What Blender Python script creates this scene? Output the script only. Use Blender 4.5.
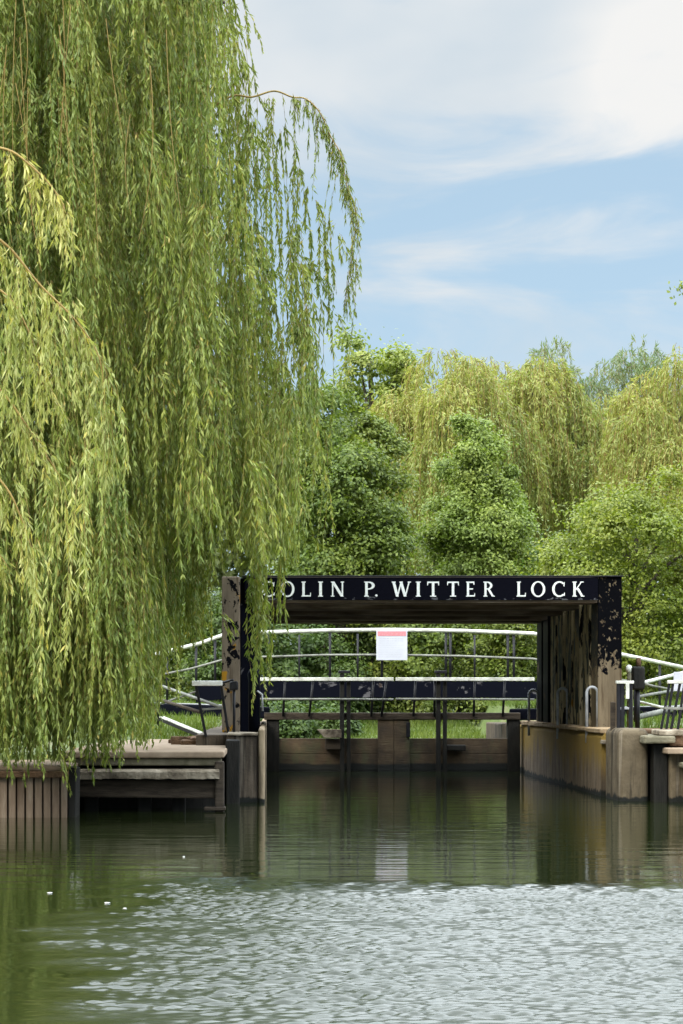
import bpy, math, random
import numpy as np
from mathutils import Vector

random.seed(7)
RNG = np.random.default_rng(7)
for o in list(bpy.data.objects):
    bpy.data.objects.remove(o)
SC = bpy.context.scene
COL = SC.collection

# ------------------------------------------------------------------ camera
F, CX, CY, CH = 2100.0, 270.0, 700.0, 1.46      # focal length in pixels, vanishing point, eye height
cam_d = bpy.data.cameras.new('camera')
cam = bpy.data.objects.new('camera', cam_d)
COL.objects.link(cam)
cam.location = (0, 0, CH)
cam.rotation_euler = (math.radians(90), 0, 0)
cam_d.sensor_width = 36.0
cam_d.lens = F / 1024 * 36.0
cam_d.shift_x = (341.5 - CX) / 1024
cam_d.shift_y = (CY - 512) / 1024
cam_d.clip_end = 3000
SC.camera = cam

# ------------------------------------------------------------------ sun, sky, exposure
SUN_TO = Vector((-0.62, -0.70, 0.80)).normalized()
sun_d = bpy.data.lights.new('sun', 'SUN')
sun_d.energy = 2.7
sun_d.angle = math.radians(22)
sun_d.color = (1.0, 0.92, 0.76)
sun = bpy.data.objects.new('sun', sun_d)
sun.rotation_euler = (-SUN_TO).to_track_quat('-Z', 'Y').to_euler()
sun.location = (-20, -20, 40)
COL.objects.link(sun)

SC.view_settings.view_transform = 'Standard'
SC.view_settings.look = 'None'
SC.view_settings.gamma = 1
SC.view_settings.exposure = 0.37

world = bpy.data.worlds.new('World')
SC.world = world
world.use_nodes = True


def build_world():
    nt = world.node_tree
    nt.nodes.clear()
    N = nt.nodes.new
    L = nt.links.new
    out = N('ShaderNodeOutputWorld')
    bg = N('ShaderNodeBackground')
    bg.inputs['Strength'].default_value = 0.082
    sky = N('ShaderNodeTexSky')
    sky.sky_type = 'NISHITA'
    sky.sun_disc = False
    sky.sun_elevation = math.asin(SUN_TO.z)
    sky.sun_rotation = math.atan2(SUN_TO.x, SUN_TO.y)
    sky.altitude = 50
    sky.air_density = 1.0
    sky.dust_density = 0.6
    sky.ozone_density = 2.0
    tc = N('ShaderNodeTexCoord')
    sep = N('ShaderNodeSeparateXYZ')
    L(tc.outputs['Generated'], sep.inputs[0])
    # slightly bluer clear sky
    tint = N('ShaderNodeMix'); tint.data_type = 'RGBA'; tint.blend_type = 'MIX'
    tint.inputs[0].default_value = 0.6
    L(sky.outputs[0], tint.inputs[6])
    tint.inputs[7].default_value = (5.7, 7.7, 9.2, 1)
    # stretched cloud noise
    mp = N('ShaderNodeMapping')
    mp.inputs['Scale'].default_value = (8.0, 8.0, 27.0)
    mp.inputs['Location'].default_value = (0.35, 0.0, 0.55)
    L(tc.outputs['Generated'], mp.inputs[0])
    n1 = N('ShaderNodeTexNoise')
    n1.inputs['Scale'].default_value = 1.0
    n1.inputs['Detail'].default_value = 8
    n1.inputs['Roughness'].default_value = 0.56
    n1.inputs['Distortion'].default_value = 0.7
    L(mp.outputs[0], n1.inputs['Vector'])
    # more cloud higher up
    up = N('ShaderNodeMapRange')
    up.inputs['From Min'].default_value = 0.235
    up.inputs['From Max'].default_value = 0.29
    up.inputs['To Min'].default_value = -0.02
    up.inputs['To Max'].default_value = 0.27
    L(sep.outputs['Z'], up.inputs['Value'])
    lo = N('ShaderNodeMapRange')
    lo.inputs['From Min'].default_value = 0.225
    lo.inputs['From Max'].default_value = 0.15
    lo.inputs['To Min'].default_value = 0.0
    lo.inputs['To Max'].default_value = 0.05
    L(sep.outputs['Z'], lo.inputs['Value'])
    ad = N('ShaderNodeMath'); ad.operation = 'ADD'
    L(n1.outputs['Fac'], ad.inputs[0]); L(up.outputs[0], ad.inputs[1])
    ad2 = N('ShaderNodeMath'); ad2.operation = 'ADD'
    L(ad.outputs[0], ad2.inputs[0]); L(lo.outputs[0], ad2.inputs[1])
    ms = N('ShaderNodeMapRange'); ms.interpolation_type = 'SMOOTHSTEP'
    ms.inputs['From Min'].default_value = 0.42
    ms.inputs['From Max'].default_value = 0.78
    ms.inputs['To Max'].default_value = 0.95
    L(ad2.outputs[0], ms.inputs['Value'])
    # cloud tone: grey-blue to warm white
    n2 = N('ShaderNodeTexNoise')
    n2.inputs['Scale'].default_value = 1.1
    n2.inputs['Detail'].default_value = 4
    mp2 = N('ShaderNodeMapping')
    mp2.inputs['Scale'].default_value = (6, 6, 11)
    mp2.inputs['Location'].default_value = (2.1, 0.4, 0.2)
    L(tc.outputs['Generated'], mp2.inputs[0])
    L(mp2.outputs[0], n2.inputs['Vector'])
    # one brighter puff
    dist = N('ShaderNodeVectorMath'); dist.operation = 'DISTANCE'
    L(tc.outputs['Generated'], dist.inputs[0])
    pd = Vector((0.180, 1.0, 0.300)).normalized()
    dist.inputs[1].default_value = pd
    pf = N('ShaderNodeMapRange'); pf.interpolation_type = 'SMOOTHSTEP'
    pf.inputs['From Min'].default_value = 0.065
    pf.inputs['From Max'].default_value = 0.0
    pf.inputs['To Min'].default_value = 0.0
    pf.inputs['To Max'].default_value = 0.42
    L(dist.outputs['Value'], pf.inputs['Value'])
    ad3 = N('ShaderNodeMath'); ad3.operation = 'ADD'
    L(n2.outputs['Fac'], ad3.inputs[0]); L(pf.outputs[0], ad3.inputs[1])
    cr = N('ShaderNodeValToRGB')
    cr.color_ramp.elements[0].position = 0.3
    cr.color_ramp.elements[0].color = (0.56, 0.655, 0.735, 1)
    cr.color_ramp.elements[1].position = 0.80
    cr.color_ramp.elements[1].color = (0.88, 0.87, 0.85, 1)
    L(ad3.outputs[0], cr.inputs[0])
    sc = N('ShaderNodeMix'); sc.data_type = 'RGBA'; sc.blend_type = 'MULTIPLY'
    sc.inputs[0].default_value = 1
    L(cr.outputs[0], sc.inputs[6])
    sc.inputs[7].default_value = (10, 10, 10, 1)
    mx = N('ShaderNodeMix'); mx.data_type = 'RGBA'
    L(ms.outputs[0], mx.inputs[0])
    L(tint.outputs[2], mx.inputs[6])
    L(sc.outputs[2], mx.inputs[7])
    # added brightness in the unseen upper sky, to light ripples and foliage
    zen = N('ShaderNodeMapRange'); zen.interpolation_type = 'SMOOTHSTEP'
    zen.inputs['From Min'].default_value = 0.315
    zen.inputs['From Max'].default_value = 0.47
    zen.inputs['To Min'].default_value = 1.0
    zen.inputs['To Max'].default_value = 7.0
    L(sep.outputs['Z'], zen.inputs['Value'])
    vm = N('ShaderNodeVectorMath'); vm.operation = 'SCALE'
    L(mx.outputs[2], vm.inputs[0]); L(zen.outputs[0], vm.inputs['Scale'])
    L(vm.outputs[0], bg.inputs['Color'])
    L(bg.outputs[0], out.inputs[0])


build_world()


def at(px, py, Y):
    return Vector(((px - CX) * Y / F, Y, CH - (py - CY) * Y / F))


# ------------------------------------------------------------------ materials
def new_mat(name):
    m = bpy.data.materials.new(name)
    m.use_nodes = True
    nt = m.node_tree
    b = nt.nodes['Principled BSDF']
    return m, nt, b


def pos_noise(nt, scale=(1, 1, 1), s=1.0, detail=4, rough=0.55, dist=0.0, off=(0, 0, 0)):
    g = nt.nodes.new('ShaderNodeNewGeometry')
    mp = nt.nodes.new('ShaderNodeMapping')
    mp.inputs['Scale'].default_value = scale
    mp.inputs['Location'].default_value = off
    n = nt.nodes.new('ShaderNodeTexNoise')
    n.inputs['Scale'].default_value = s
    n.inputs['Detail'].default_value = detail
    n.inputs['Roughness'].default_value = rough
    n.inputs['Distortion'].default_value = dist
    nt.links.new(g.outputs['Position'], mp.inputs[0])
    nt.links.new(mp.outputs[0], n.inputs['Vector'])
    return n.outputs['Fac']


def ramp(nt, fac, stops):
    r = nt.nodes.new('ShaderNodeValToRGB')
    e = r.color_ramp.elements
    while len(e) < len(stops):
        e.new(0.5)
    for i, (p, c) in enumerate(stops):
        e[i].position = p
        e[i].color = (c[0], c[1], c[2], 1)
    nt.links.new(fac, r.inputs[0])
    return r.outputs[0]


def mrange(nt, v, a, b, c=0.0, d=1.0, smooth=True):
    r = nt.nodes.new('ShaderNodeMapRange')
    if smooth:
        r.interpolation_type = 'SMOOTHSTEP'
    r.inputs['From Min'].default_value = a
    r.inputs['From Max'].default_value = b
    r.inputs['To Min'].default_value = c
    r.inputs['To Max'].default_value = d
    nt.links.new(v, r.inputs['Value'])
    return r.outputs[0]


def math_n(nt, op, a, b):
    m = nt.nodes.new('ShaderNodeMath')
    m.operation = op
    for i, v in enumerate((a, b)):
        if isinstance(v, (int, float)):
            m.inputs[i].default_value = v
        else:
            nt.links.new(v, m.inputs[i])
    return m.outputs[0]


def mix(nt, fac, a, b, mode='MIX'):
    m = nt.nodes.new('ShaderNodeMix')
    m.data_type = 'RGBA'
    m.blend_type = mode
    if isinstance(fac, (int, float)):
        m.inputs[0].default_value = fac
    else:
        nt.links.new(fac, m.inputs[0])
    for i, v in ((6, a), (7, b)):
        if isinstance(v, tuple):
            m.inputs[i].default_value = (v[0], v[1], v[2], 1)
        else:
            nt.links.new(v, m.inputs[i])
    return m.outputs[2]


def bump(nt, b, h, dist=0.01, strength=0.6):
    n = nt.nodes.new('ShaderNodeBump')
    n.inputs['Distance'].default_value = dist
    n.inputs['Strength'].default_value = strength
    nt.links.new(h, n.inputs['Height'])
    nt.links.new(n.outputs[0], b.inputs['Normal'])


def posz(nt):
    g = nt.nodes.new('ShaderNodeNewGeometry')
    s = nt.nodes.new('ShaderNodeSeparateXYZ')
    nt.links.new(g.outputs['Position'], s.inputs[0])
    return s.outputs


def mat_plain(name, stops, rough=0.7, scale=(1, 1, 1), s=4.0, detail=6, bd=0.006, metallic=0.0, spec=0.2):
    m, nt, b = new_mat(name)
    n = pos_noise(nt, scale, s, detail)
    nt.links.new(ramp(nt, n, stops), b.inputs['Base Color'])
    b.inputs['Roughness'].default_value = rough
    b.inputs['Metallic'].default_value = metallic
    b.inputs['Specular IOR Level'].default_value = spec
    n2 = pos_noise(nt, scale, s * 6, 4)
    bump(nt, b, n2, bd)
    return m


def mat_concrete(name, c_lo, c_hi, moss=(0.20, 0.125, 0.02), moss_z=None, tide=0.07):
    """weathered concrete: rain streaks, an ochre growth hanging from the coping, a dark weed line at the water"""
    m, nt, b = new_mat(name)
    base = ramp(nt, pos_noise(nt, (1, 1, 1), 3.0, 7, 0.6), [(0.3, c_lo), (0.7, c_hi)])
    streak = pos_noise(nt, (7, 7, 0.5), 1.0, 5, 0.6)
    base = mix(nt, mrange(nt, streak, 0.48, 0.64, 0, 0.85), base, tuple(x * 0.38 for x in c_lo))
    pale = pos_noise(nt, (9, 9, 0.35), 1.0, 4, 0.6, 0, (5, 3, 1))
    base = mix(nt, mrange(nt, pale, 0.58, 0.72, 0, 0.5), base, (0.29, 0.245, 0.19))
    z = posz(nt)[2]
    if moss_z is not None:
        wob = pos_noise(nt, (5, 2.2, 0.5), 1.0, 4, 0.6, 0, (1, 7, 2))
        zz = math_n(nt, 'ADD', z, math_n(nt, 'MULTIPLY', math_n(nt, 'SUBTRACT', wob, 0.5), 1.5))
        base = mix(nt, mrange(nt, zz, moss_z - 0.35, moss_z + 0.15, 0, 0.9), base, moss)
    w2 = pos_noise(nt, (4, 4, 2), 1.0, 6)
    zt = math_n(nt, 'ADD', z, math_n(nt, 'MULTIPLY', math_n(nt, 'SUBTRACT', w2, 0.5), 0.30))
    base = mix(nt, mrange(nt, zt, tide + 0.02, tide - 0.02), base, (0.010, 0.011, 0.009))
    nt.links.new(base, b.inputs['Base Color'])
    b.inputs['Roughness'].default_value = 0.85
    b.inputs['Specular IOR Level'].default_value = 0.25
    bump(nt, b, pos_noise(nt, (1, 1, 1), 22, 6), 0.02, 0.6)
    return m


def mat_flaking(name, under, paint=(0.004, 0.004, 0.005), level=0.5, zlevel=None, ochre=0.7, rough=0.45, streaky=(4, 2.0, 1.6)):
    """black paint peeling off tan rust-bleached steel"""
    m, nt, b = new_mat(name)
    und = ramp(nt, pos_noise(nt, (6, 6, 1.2), 1.0, 6, 0.6), [(0.3, tuple(x * 0.55 for x in under)), (0.7, under)])
    och = pos_noise(nt, (4, 4, 3), 1.0, 3, 0.5, 0, (3.3, 1.2, 8))
    und = mix(nt, mrange(nt, och, ochre, ochre + 0.03), und, (0.33, 0.17, 0.02))
    fl = pos_noise(nt, streaky, 1.3, 8, 0.62, 0.4)
    if zlevel is not None:
        z = posz(nt)[2]
        fl = math_n(nt, 'ADD', fl, mrange(nt, z, zlevel[0], zlevel[1], zlevel[2], zlevel[3]))
    run = pos_noise(nt, (14, 14, 0.8), 1.0, 4, 0.6, 0, (2, 9, 4))
    und = mix(nt, mrange(nt, run, 0.52, 0.66, 0, 0.7), und, (0.05, 0.03, 0.018))
    msk = mrange(nt, fl, level - 0.022, level + 0.022)
    nt.links.new(mix(nt, msk, und, paint), b.inputs['Base Color'])
    nt.links.new(mrange(nt, msk, 0, 1, 0.8, rough, False), b.inputs['Roughness'])
    b.inputs['Specular IOR Level'].default_value = 0.015
    bump(nt, b, fl, 0.012, 0.5)
    return m


def mat_leaf(name, dark, light, odd=None, odd_at=0.97, trans=0.38, rough=0.5, clump=0.35, patch=None, spec=0.35):
    m, nt, b = new_mat(name)
    g = nt.nodes.new('ShaderNodeNewGeometry')
    r = g.outputs['Random Per Island']
    c = ramp(nt, r, [(0.0, dark), (1.0, light)])
    n = pos_noise(nt, (1, 1, 0.6), clump, 3)
    hue = ramp(nt, n, [(0.33, (0.64, 0.76, 0.66)), (0.66, (1.24, 1.12, 1.0))])
    c = mix(nt, 0.8, c, hue, 'MULTIPLY')
    if odd is not None:
        c = mix(nt, mrange(nt, r, odd_at, odd_at + 0.001, 0, 1, False), c, odd)
    nt.links.new(c, b.inputs['Base Color'])
    b.inputs['Roughness'].default_value = rough
    b.inputs['Specular IOR Level'].default_value = spec
    t = nt.nodes.new('ShaderNodeBsdfTranslucent')
    tcol = mix(nt, 1.0, c, (1.15, 1.25, 0.55), 'MULTIPLY')
    nt.links.new(tcol, t.inputs['Color'])
    ms = nt.nodes.new('ShaderNodeMixShader')
    ms.inputs[0].default_value = trans
    nt.links.new(b.outputs[0], ms.inputs[1])
    nt.links.new(t.outputs[0], ms.inputs[2])
    out = nt.nodes['Material Output']
    nt.links.new(ms.outputs[0], out.inputs['Surface'])
    return m


M = {}
M['wall'] = mat_concrete('lock_concrete', (0.115, 0.08, 0.05), (0.215, 0.16, 0.105), moss_z=0.62)
M['pier'] = mat_concrete('pier_concrete', (0.06, 0.046, 0.033), (0.125, 0.096, 0.068))
M['pierlight'] = mat_concrete('pale_concrete', (0.07, 0.053, 0.032), (0.145, 0.112, 0.070), tide=0.06)
M['nosing'] = mat_concrete('nosing_concrete', (0.22, 0.165, 0.10), (0.34, 0.26, 0.17), tide=0.05)
M['coping'] = mat_plain('coping_stone', [(0.3, (0.20, 0.13, 0.06)), (0.7, (0.42, 0.31, 0.2))], 0.9, s=5, bd=0.03)
M['slab'] = mat_plain('path_slab', [(0.3, (0.20, 0.145, 0.10)), (0.7, (0.34, 0.26, 0.185))], 0.9, s=4, bd=0.01)
M['ledge'] = mat_plain('ledge_concrete', [(0.35, (0.08, 0.063, 0.045)), (0.5, (0.20, 0.165, 0.12)), (0.72, (0.36, 0.31, 0.24))], 0.9, s=5, bd=0.03)
M['greenslab'] = mat_plain('mossy_slab', [(0.3, (0.08, 0.075, 0.045)), (0.7, (0.21, 0.185, 0.13))], 0.9, s=6, bd=0.02)
M['timber'] = mat_plain('wet_timber', [(0.3, (0.022, 0.016, 0.011)), (0.7, (0.070, 0.053, 0.037))], 0.75, (1, 1, 7), 3, bd=0.02)
M['blacktimber'] = mat_plain('tarred_timber', [(0.3, (0.006, 0.006, 0.005)), (0.7, (0.020, 0.018, 0.015))], 0.7, (3, 3, 0.6), 4, bd=0.02)
M['brownwood'] = mat_plain('rotten_timber', [(0.3, (0.07, 0.04, 0.022)), (0.7, (0.20, 0.12, 0.07))], 0.9, (1, 1, 1), 9, bd=0.05)
M['soffit'] = mat_plain('stained_soffit', [(0.3, (0.05, 0.036, 0.025)), (0.5, (0.14, 0.103, 0.074)), (0.7, (0.32, 0.26, 0.21))], 0.85, (0.5, 3.5, 4), 2.0, bd=0.02)
M['piling'] = mat_plain('rusty_piling', [(0.3, (0.09, 0.06, 0.04)), (0.6, (0.19, 0.14, 0.10)), (0.75, (0.28, 0.23, 0.18))], 0.85, (4, 4, 0.7), 1.6, bd=0.02)
M['fascia'] = mat_flaking('sign_paint', (0.12, 0.12, 0.13), (0.004, 0.004, 0.007), level=0.36, zlevel=(3.02, 3.16, -0.10, 0.09), ochre=2.0, rough=0.35, streaky=(5, 5, 9))
M['frontcol'] = mat_flaking('front_column_paint', (0.185, 0.143, 0.092), (0.003, 0.003, 0.004), level=0.5, zlevel=(1.55, 2.3, -0.20, 0.10), ochre=2.0, streaky=(9, 9, 6))
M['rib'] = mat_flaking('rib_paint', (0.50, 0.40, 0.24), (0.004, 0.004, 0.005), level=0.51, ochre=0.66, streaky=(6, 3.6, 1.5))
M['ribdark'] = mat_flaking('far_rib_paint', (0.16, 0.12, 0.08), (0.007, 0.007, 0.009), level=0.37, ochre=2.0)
M['leftpost'] = mat_flaking('post_paint', (0.20, 0.16, 0.118), (0.005, 0.005, 0.006), level=0.56, ochre=0.605, streaky=(6, 6, 4))
M['black'] = mat_plain('black_paint', [(0.3, (0.006, 0.006, 0.008)), (0.7, (0.018, 0.017, 0.020))], 0.45, s=8, bd=0.004)
M['blueblack'] = mat_flaking('navy_black_paint', (0.10, 0.095, 0.10), (0.004, 0.0045, 0.008), level=0.36, ochre=2.0, streaky=(2, 2, 3))
M['white'] = mat_plain('white_paint', [(0.3, (0.34, 0.34, 0.29)), (0.6, (0.64, 0.64, 0.58))], 0.5, s=7, bd=0.002)
M['railgrey'] = mat_plain('dull_rail_paint', [(0.3, (0.10, 0.10, 0.085)), (0.7, (0.24, 0.24, 0.21))], 0.6, s=6, bd=0.002)
M['galv'] = mat_plain('galvanised_steel', [(0.3, (0.20, 0.205, 0.21)), (0.7, (0.38, 0.385, 0.39))], 0.5, s=8, bd=0.002)
M['letter'] = mat_plain('letter_paint', [(0.3, (0.66, 0.66, 0.62)), (0.6, (0.82, 0.82, 0.78))], 0.5, s=20, bd=0.001)
M['board'] = mat_plain('notice_white', [(0.3, (0.43, 0.44, 0.49)), (0.7, (0.49, 0.50, 0.55))], 0.5, s=3, bd=0.001)
M['red'] = mat_plain('notice_red', [(0.3, (0.50, 0.16, 0.18)), (0.7, (0.56, 0.24, 0.26))], 0.5, s=30, bd=0.001)
M['print'] = mat_plain('notice_print', [(0.3, (0.36, 0.36, 0.42)), (0.7, (0.46, 0.46, 0.51))], 0.6, s=30, bd=0.001)
M['bark'] = mat_plain('bark', [(0.3, (0.035, 0.028, 0.02)), (0.7, (0.11, 0.09, 0.065))], 0.9, (5, 5, 1), 2, bd=0.05)
M['twig'] = mat_plain('willow_twig', [(0.3, (0.20, 0.13, 0.035)), (0.7, (0.34, 0.24, 0.08))], 0.6, s=3, bd=0.001)
M['down'] = mat_plain('white_down', [(0.3, (0.75, 0.75, 0.72)), (0.7, (0.85, 0.85, 0.82))], 0.7, s=30, bd=0.001)

M['willow'] = mat_leaf('willow_leaf', (0.125, 0.168, 0.033), (0.285, 0.325, 0.078), (0.36, 0.30, 0.07), 0.975, clump=1.3)
M['willowpale'] = mat_leaf('pale_willow_leaf', (0.24, 0.26, 0.065), (0.46, 0.455, 0.175), (0.42, 0.36, 0.08), 0.96, clump=0.6)
M['gold'] = mat_leaf('golden_willow_leaf', (0.19, 0.22, 0.050), (0.33, 0.345, 0.105), clump=0.25)
M['syc'] = mat_leaf('sycamore_leaf', (0.070, 0.108, 0.020), (0.205, 0.25, 0.046), clump=0.4)
M['tall'] = mat_leaf('tall_tree_leaf', (0.13, 0.175, 0.035), (0.25, 0.29, 0.065), clump=0.4)
M['poplar'] = mat_leaf('poplar_leaf', (0.135, 0.188, 0.040), (0.245, 0.305, 0.072), clump=0.4)
M['robinia'] = mat_leaf('robinia_leaf', (0.115, 0.150, 0.020), (0.24, 0.275, 0.045), clump=0.4)
M['grey'] = mat_leaf('grey_willow_leaf', (0.13, 0.17, 0.09), (0.22, 0.26, 0.15), clump=0.4)
M['shrubdark'] = mat_leaf('dark_shrub_leaf', (0.045, 0.08, 0.018), (0.11, 0.16, 0.04), clump=0.6)
M['shrublight'] = mat_leaf('light_shrub_leaf', (0.09, 0.13, 0.020), (0.20, 0.24, 0.048), clump=0.6)
M['wood'] = mat_leaf('far_wood_leaf', (0.06, 0.085, 0.028), (0.12, 0.15, 0.045), clump=0.15)
M['grass'] = mat_leaf('grass_blade', (0.065, 0.10, 0.016), (0.135, 0.18, 0.035), clump=0.8)

m, nt, b = new_mat('earth')
nt.links.new(ramp(nt, pos_noise(nt, (1, 1, 1), 0.8, 8), [(0.3, (0.045, 0.065, 0.016)), (0.55, (0.085, 0.12, 0.025)), (0.75, (0.13, 0.11, 0.06))]), b.inputs['Base Color'])
b.inputs['Roughness'].default_value = 0.95
bump(nt, b, pos_noise(nt, (1, 1, 1), 6, 6), 0.08)
M['earth'] = m

# gate planks: horizontal boards, brown and weedy
m, nt, b = new_mat('gate_planks')
base = ramp(nt, pos_noise(nt, (2.5, 2.5, 2.5), 1.2, 7, 0.6), [(0.3, (0.022, 0.015, 0.008)), (0.55, (0.068, 0.043, 0.021)), (0.75, (0.105, 0.076, 0.038))])
gre = pos_noise(nt, (3, 3, 1.2), 1.0, 4, 0.6, 0, (4, 2, 2))
base = mix(nt, mrange(nt, gre, 0.5, 0.68, 0, 0.6), base, (0.045, 0.055, 0.02))
zt = math_n(nt, 'ADD', posz(nt)[2], math_n(nt, 'MULTIPLY', pos_noise(nt, (1.5, 1.5, 1.5), 1.0, 3), 0.12))
base = mix(nt, mrange(nt, zt, 0.24, 0.19), base, (0.006, 0.007, 0.005))
nt.links.new(base, b.inputs['Base Color'])
b.inputs['Roughness'].default_value = 0.8
bump(nt, b, pos_noise(nt, (1, 1, 6), 5, 5), 0.02)
M['gate'] = m

# water
m, nt, b = new_mat('river_water')
b.inputs['Base Color'].default_value = (0.010, 0.014, 0.004, 1)
b.inputs['Roughness'].default_value = 0.09
b.inputs['IOR'].default_value = 1.48
b.inputs['Specular IOR Level'].default_value = 0.5
an = nt.nodes.new('ShaderNodeAttribute'); an.attribute_name = 'ruffled'
nt.links.new(mrange(nt, an.outputs['Fac'], 0, 1, 0.06, 0.28, False), b.inputs['Roughness'])
rip = pos_noise(nt, (2.2, 7.0, 1), 1.0, 3, 0.5, 0.3)
swell = pos_noise(nt, (0.7, 2.2, 1), 1.0, 2, 0.5, 0, (2, 8, 0))
bump(nt, b, math_n(nt, 'ADD', math_n(nt, 'MULTIPLY', rip, 0.03), math_n(nt, 'MULTIPLY', swell, 0.10)), 0.075, 1.0)
M['water'] = m


# ------------------------------------------------------------------ mesh helpers
def origin_of(o):
    v = Vector((0, 0, 0))
    while o is not None:
        v = v + o.location
        o = o.parent
    return v


def tag(o, label=None, cat=None, group=None, kind=None):
    if label:
        o['label'] = label
    if cat:
        o['category'] = cat
    if group:
        o['group'] = group
    if kind:
        o['kind'] = kind
    return o


def thing(name, label, cat, loc, group=None):
    o = bpy.data.objects.new(name, None)
    o.empty_display_size = 0.3
    COL.objects.link(o)
    o.location = loc
    return tag(o, label, cat, group)


class MB:
    def __init__(s):
        s.v, s.f = [], []

    def add(s, verts, faces):
        k = len(s.v)
        s.v += [tuple(v) for v in verts]
        s.f += [tuple(i + k for i in f) for f in faces]
        return s

    def box(s, x0, x1, y0, y1, z0, z1, jit=0.0):
        vs = [(x, y, z) for z in (z0, z1) for y in (y0, y1) for x in (x0, x1)]
        if jit:
            vs = [(x + random.uniform(-jit, jit), y + random.uniform(-jit, jit), z + random.uniform(-jit, jit)) for x, y, z in vs]
        return s.add(vs, [(0, 2, 3, 1), (4, 5, 7, 6), (0, 1, 5, 4), (2, 6, 7, 3), (0, 4, 6, 2), (1, 3, 7, 5)])

    def beam(s, p, q, w, h, up=Vector((0, 0, 1))):
        p, q = Vector(p), Vector(q)
        d = (q - p).normalized()
        if abs(d.dot(up)) > 0.98:
            up = Vector((0, 1, 0))
        a = d.cross(up).normalized() * (w / 2)
        c = a.cross(d).normalized() * (h / 2)
        vs = [p - a - c, p + a - c, p + a + c, p - a + c, q - a - c, q + a - c, q + a + c, q - a + c]
        return s.add(vs, [(0, 3, 2, 1), (4, 5, 6, 7), (0, 1, 5, 4), (1, 2, 6, 5), (2, 3, 7, 6), (3, 0, 4, 7)])

    def tube(s, pts, r, n=8):
        pts = [Vector(p) for p in pts]
        k = len(s.v)
        rs = r if isinstance(r, (list, tuple)) else [r] * len(pts)
        ref = Vector((0.13, 0.9, 0.2))
        for i, p in enumerate(pts):
            d = (pts[min(i + 1, len(pts) - 1)] - pts[max(i - 1, 0)]).normalized()
            a = d.cross(ref)
            if a.length < 0.05:
                a = d.cross(Vector((1, 0, 0)))
            a.normalize()
            c = d.cross(a)
            for j in range(n):
                t = 2 * math.pi * j / n
                s.v.append(tuple(p + (a * math.cos(t) + c * math.sin(t)) * rs[i]))
        for i in range(len(pts) - 1):
            for j in range(n):
                s.f.append((k + i * n + j, k + i * n + (j + 1) % n, k + (i + 1) * n + (j + 1) % n, k + (i + 1) * n + j))
        s.f.append(tuple(k + j for j in range(n))[::-1])
        s.f.append(tuple(k + (len(pts) - 1) * n + j for j in range(n)))
        return s

    def build(s, name, mat, parent=None, bevel=0.0, smooth=False, label=None, base=None, seg=2):
        me = bpy.data.meshes.new(name)
        o = bpy.data.objects.new(name, me)
        COL.objects.link(o)
        if parent is not None:
            o.parent = parent
            org = origin_of(parent)
        elif base is not None:
            org = Vector(base)
            o.location = org
        else:
            xs, ys, zs = zip(*s.v)
            org = Vector(((min(xs) + max(xs)) / 2, (min(ys) + max(ys)) / 2, min(zs)))
            o.location = org
        me.from_pydata([tuple(Vector(v) - org) for v in s.v], [], s.f)
        me.materials.append(M[mat])
        if smooth:
            me.polygons.foreach_set('use_smooth', [True] * len(me.polygons))
        me.update()
        if bevel:
            bv = o.modifiers.new('bevel', 'BEVEL')
            bv.width = bevel
            bv.segments = seg
            bv.limit_method = 'ANGLE'
            bv.angle_limit = math.radians(40)
        if label:
            o['label'] = label
        return o


def np_mesh(name, V, quads, mat, parent=None, base=None):
    """fast quad mesh from numpy arrays"""
    me = bpy.data.meshes.new(name)
    o = bpy.data.objects.new(name, me)
    COL.objects.link(o)
    if parent is not None:
        o.parent = parent
        org = np.array(origin_of(parent))
    else:
        org = np.array(base if base is not None else (0, 0, 0), float)
        o.location = org
    V = (V - org).astype(np.float32)
    me.vertices.add(len(V))
    me.vertices.foreach_set('co', V.ravel())
    q = np.asarray(quads, np.int32)
    me.loops.add(q.size)
    me.loops.foreach_set('vertex_index', q.ravel())
    me.polygons.add(len(q))
    me.polygons.foreach_set('loop_start', np.arange(0, q.size, q.shape[1], dtype=np.int32))
    me.materials.append(M[mat])
    me.update(calc_edges=True)
    me.validate()
    return o


def unit(a):
    return a / (np.linalg.norm(a, axis=-1, keepdims=True) + 1e-9)


def leaves(P, D, N, Ln, W, belly=0.45):
    """rhombic leaves from base points, directions, rough normals"""
    D = unit(D)
    S = unit(np.cross(D, N))
    Ln = np.broadcast_to(Ln, (len(P),))[:, None]
    W = np.broadcast_to(W, (len(P),))[:, None]
    mid = P + D * Ln * belly
    V = np.stack([P, mid + S * W / 2, P + D * Ln, mid - S * W / 2], 1).reshape(-1, 3)
    q = np.arange(len(P) * 4).reshape(-1, 4)
    return V, q


def strand_tubes(paths, r0, r1):
    """paths (n,K,3) as thin three-sided twigs"""
    n, K, _ = paths.shape
    rad = np.linspace(r0, r1, K)[None, :, None]
    offs = [np.array((math.cos(a), math.sin(a), 0.0)) for a in (0.3, 2.4, 4.5)]
    V = np.stack([paths + o * rad for o in offs], 2).reshape(-1, 3)
    base = (np.arange(n)[:, None, None] * K + np.arange(K - 1)[None, :, None]) * 3
    j = np.arange(3)[None, None, :]
    j2 = (j + 1) % 3
    q = np.stack([base + j, base + j2, base + 3 + j2, base + 3 + j], -1).reshape(-1, 4)
    return V, q


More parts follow.
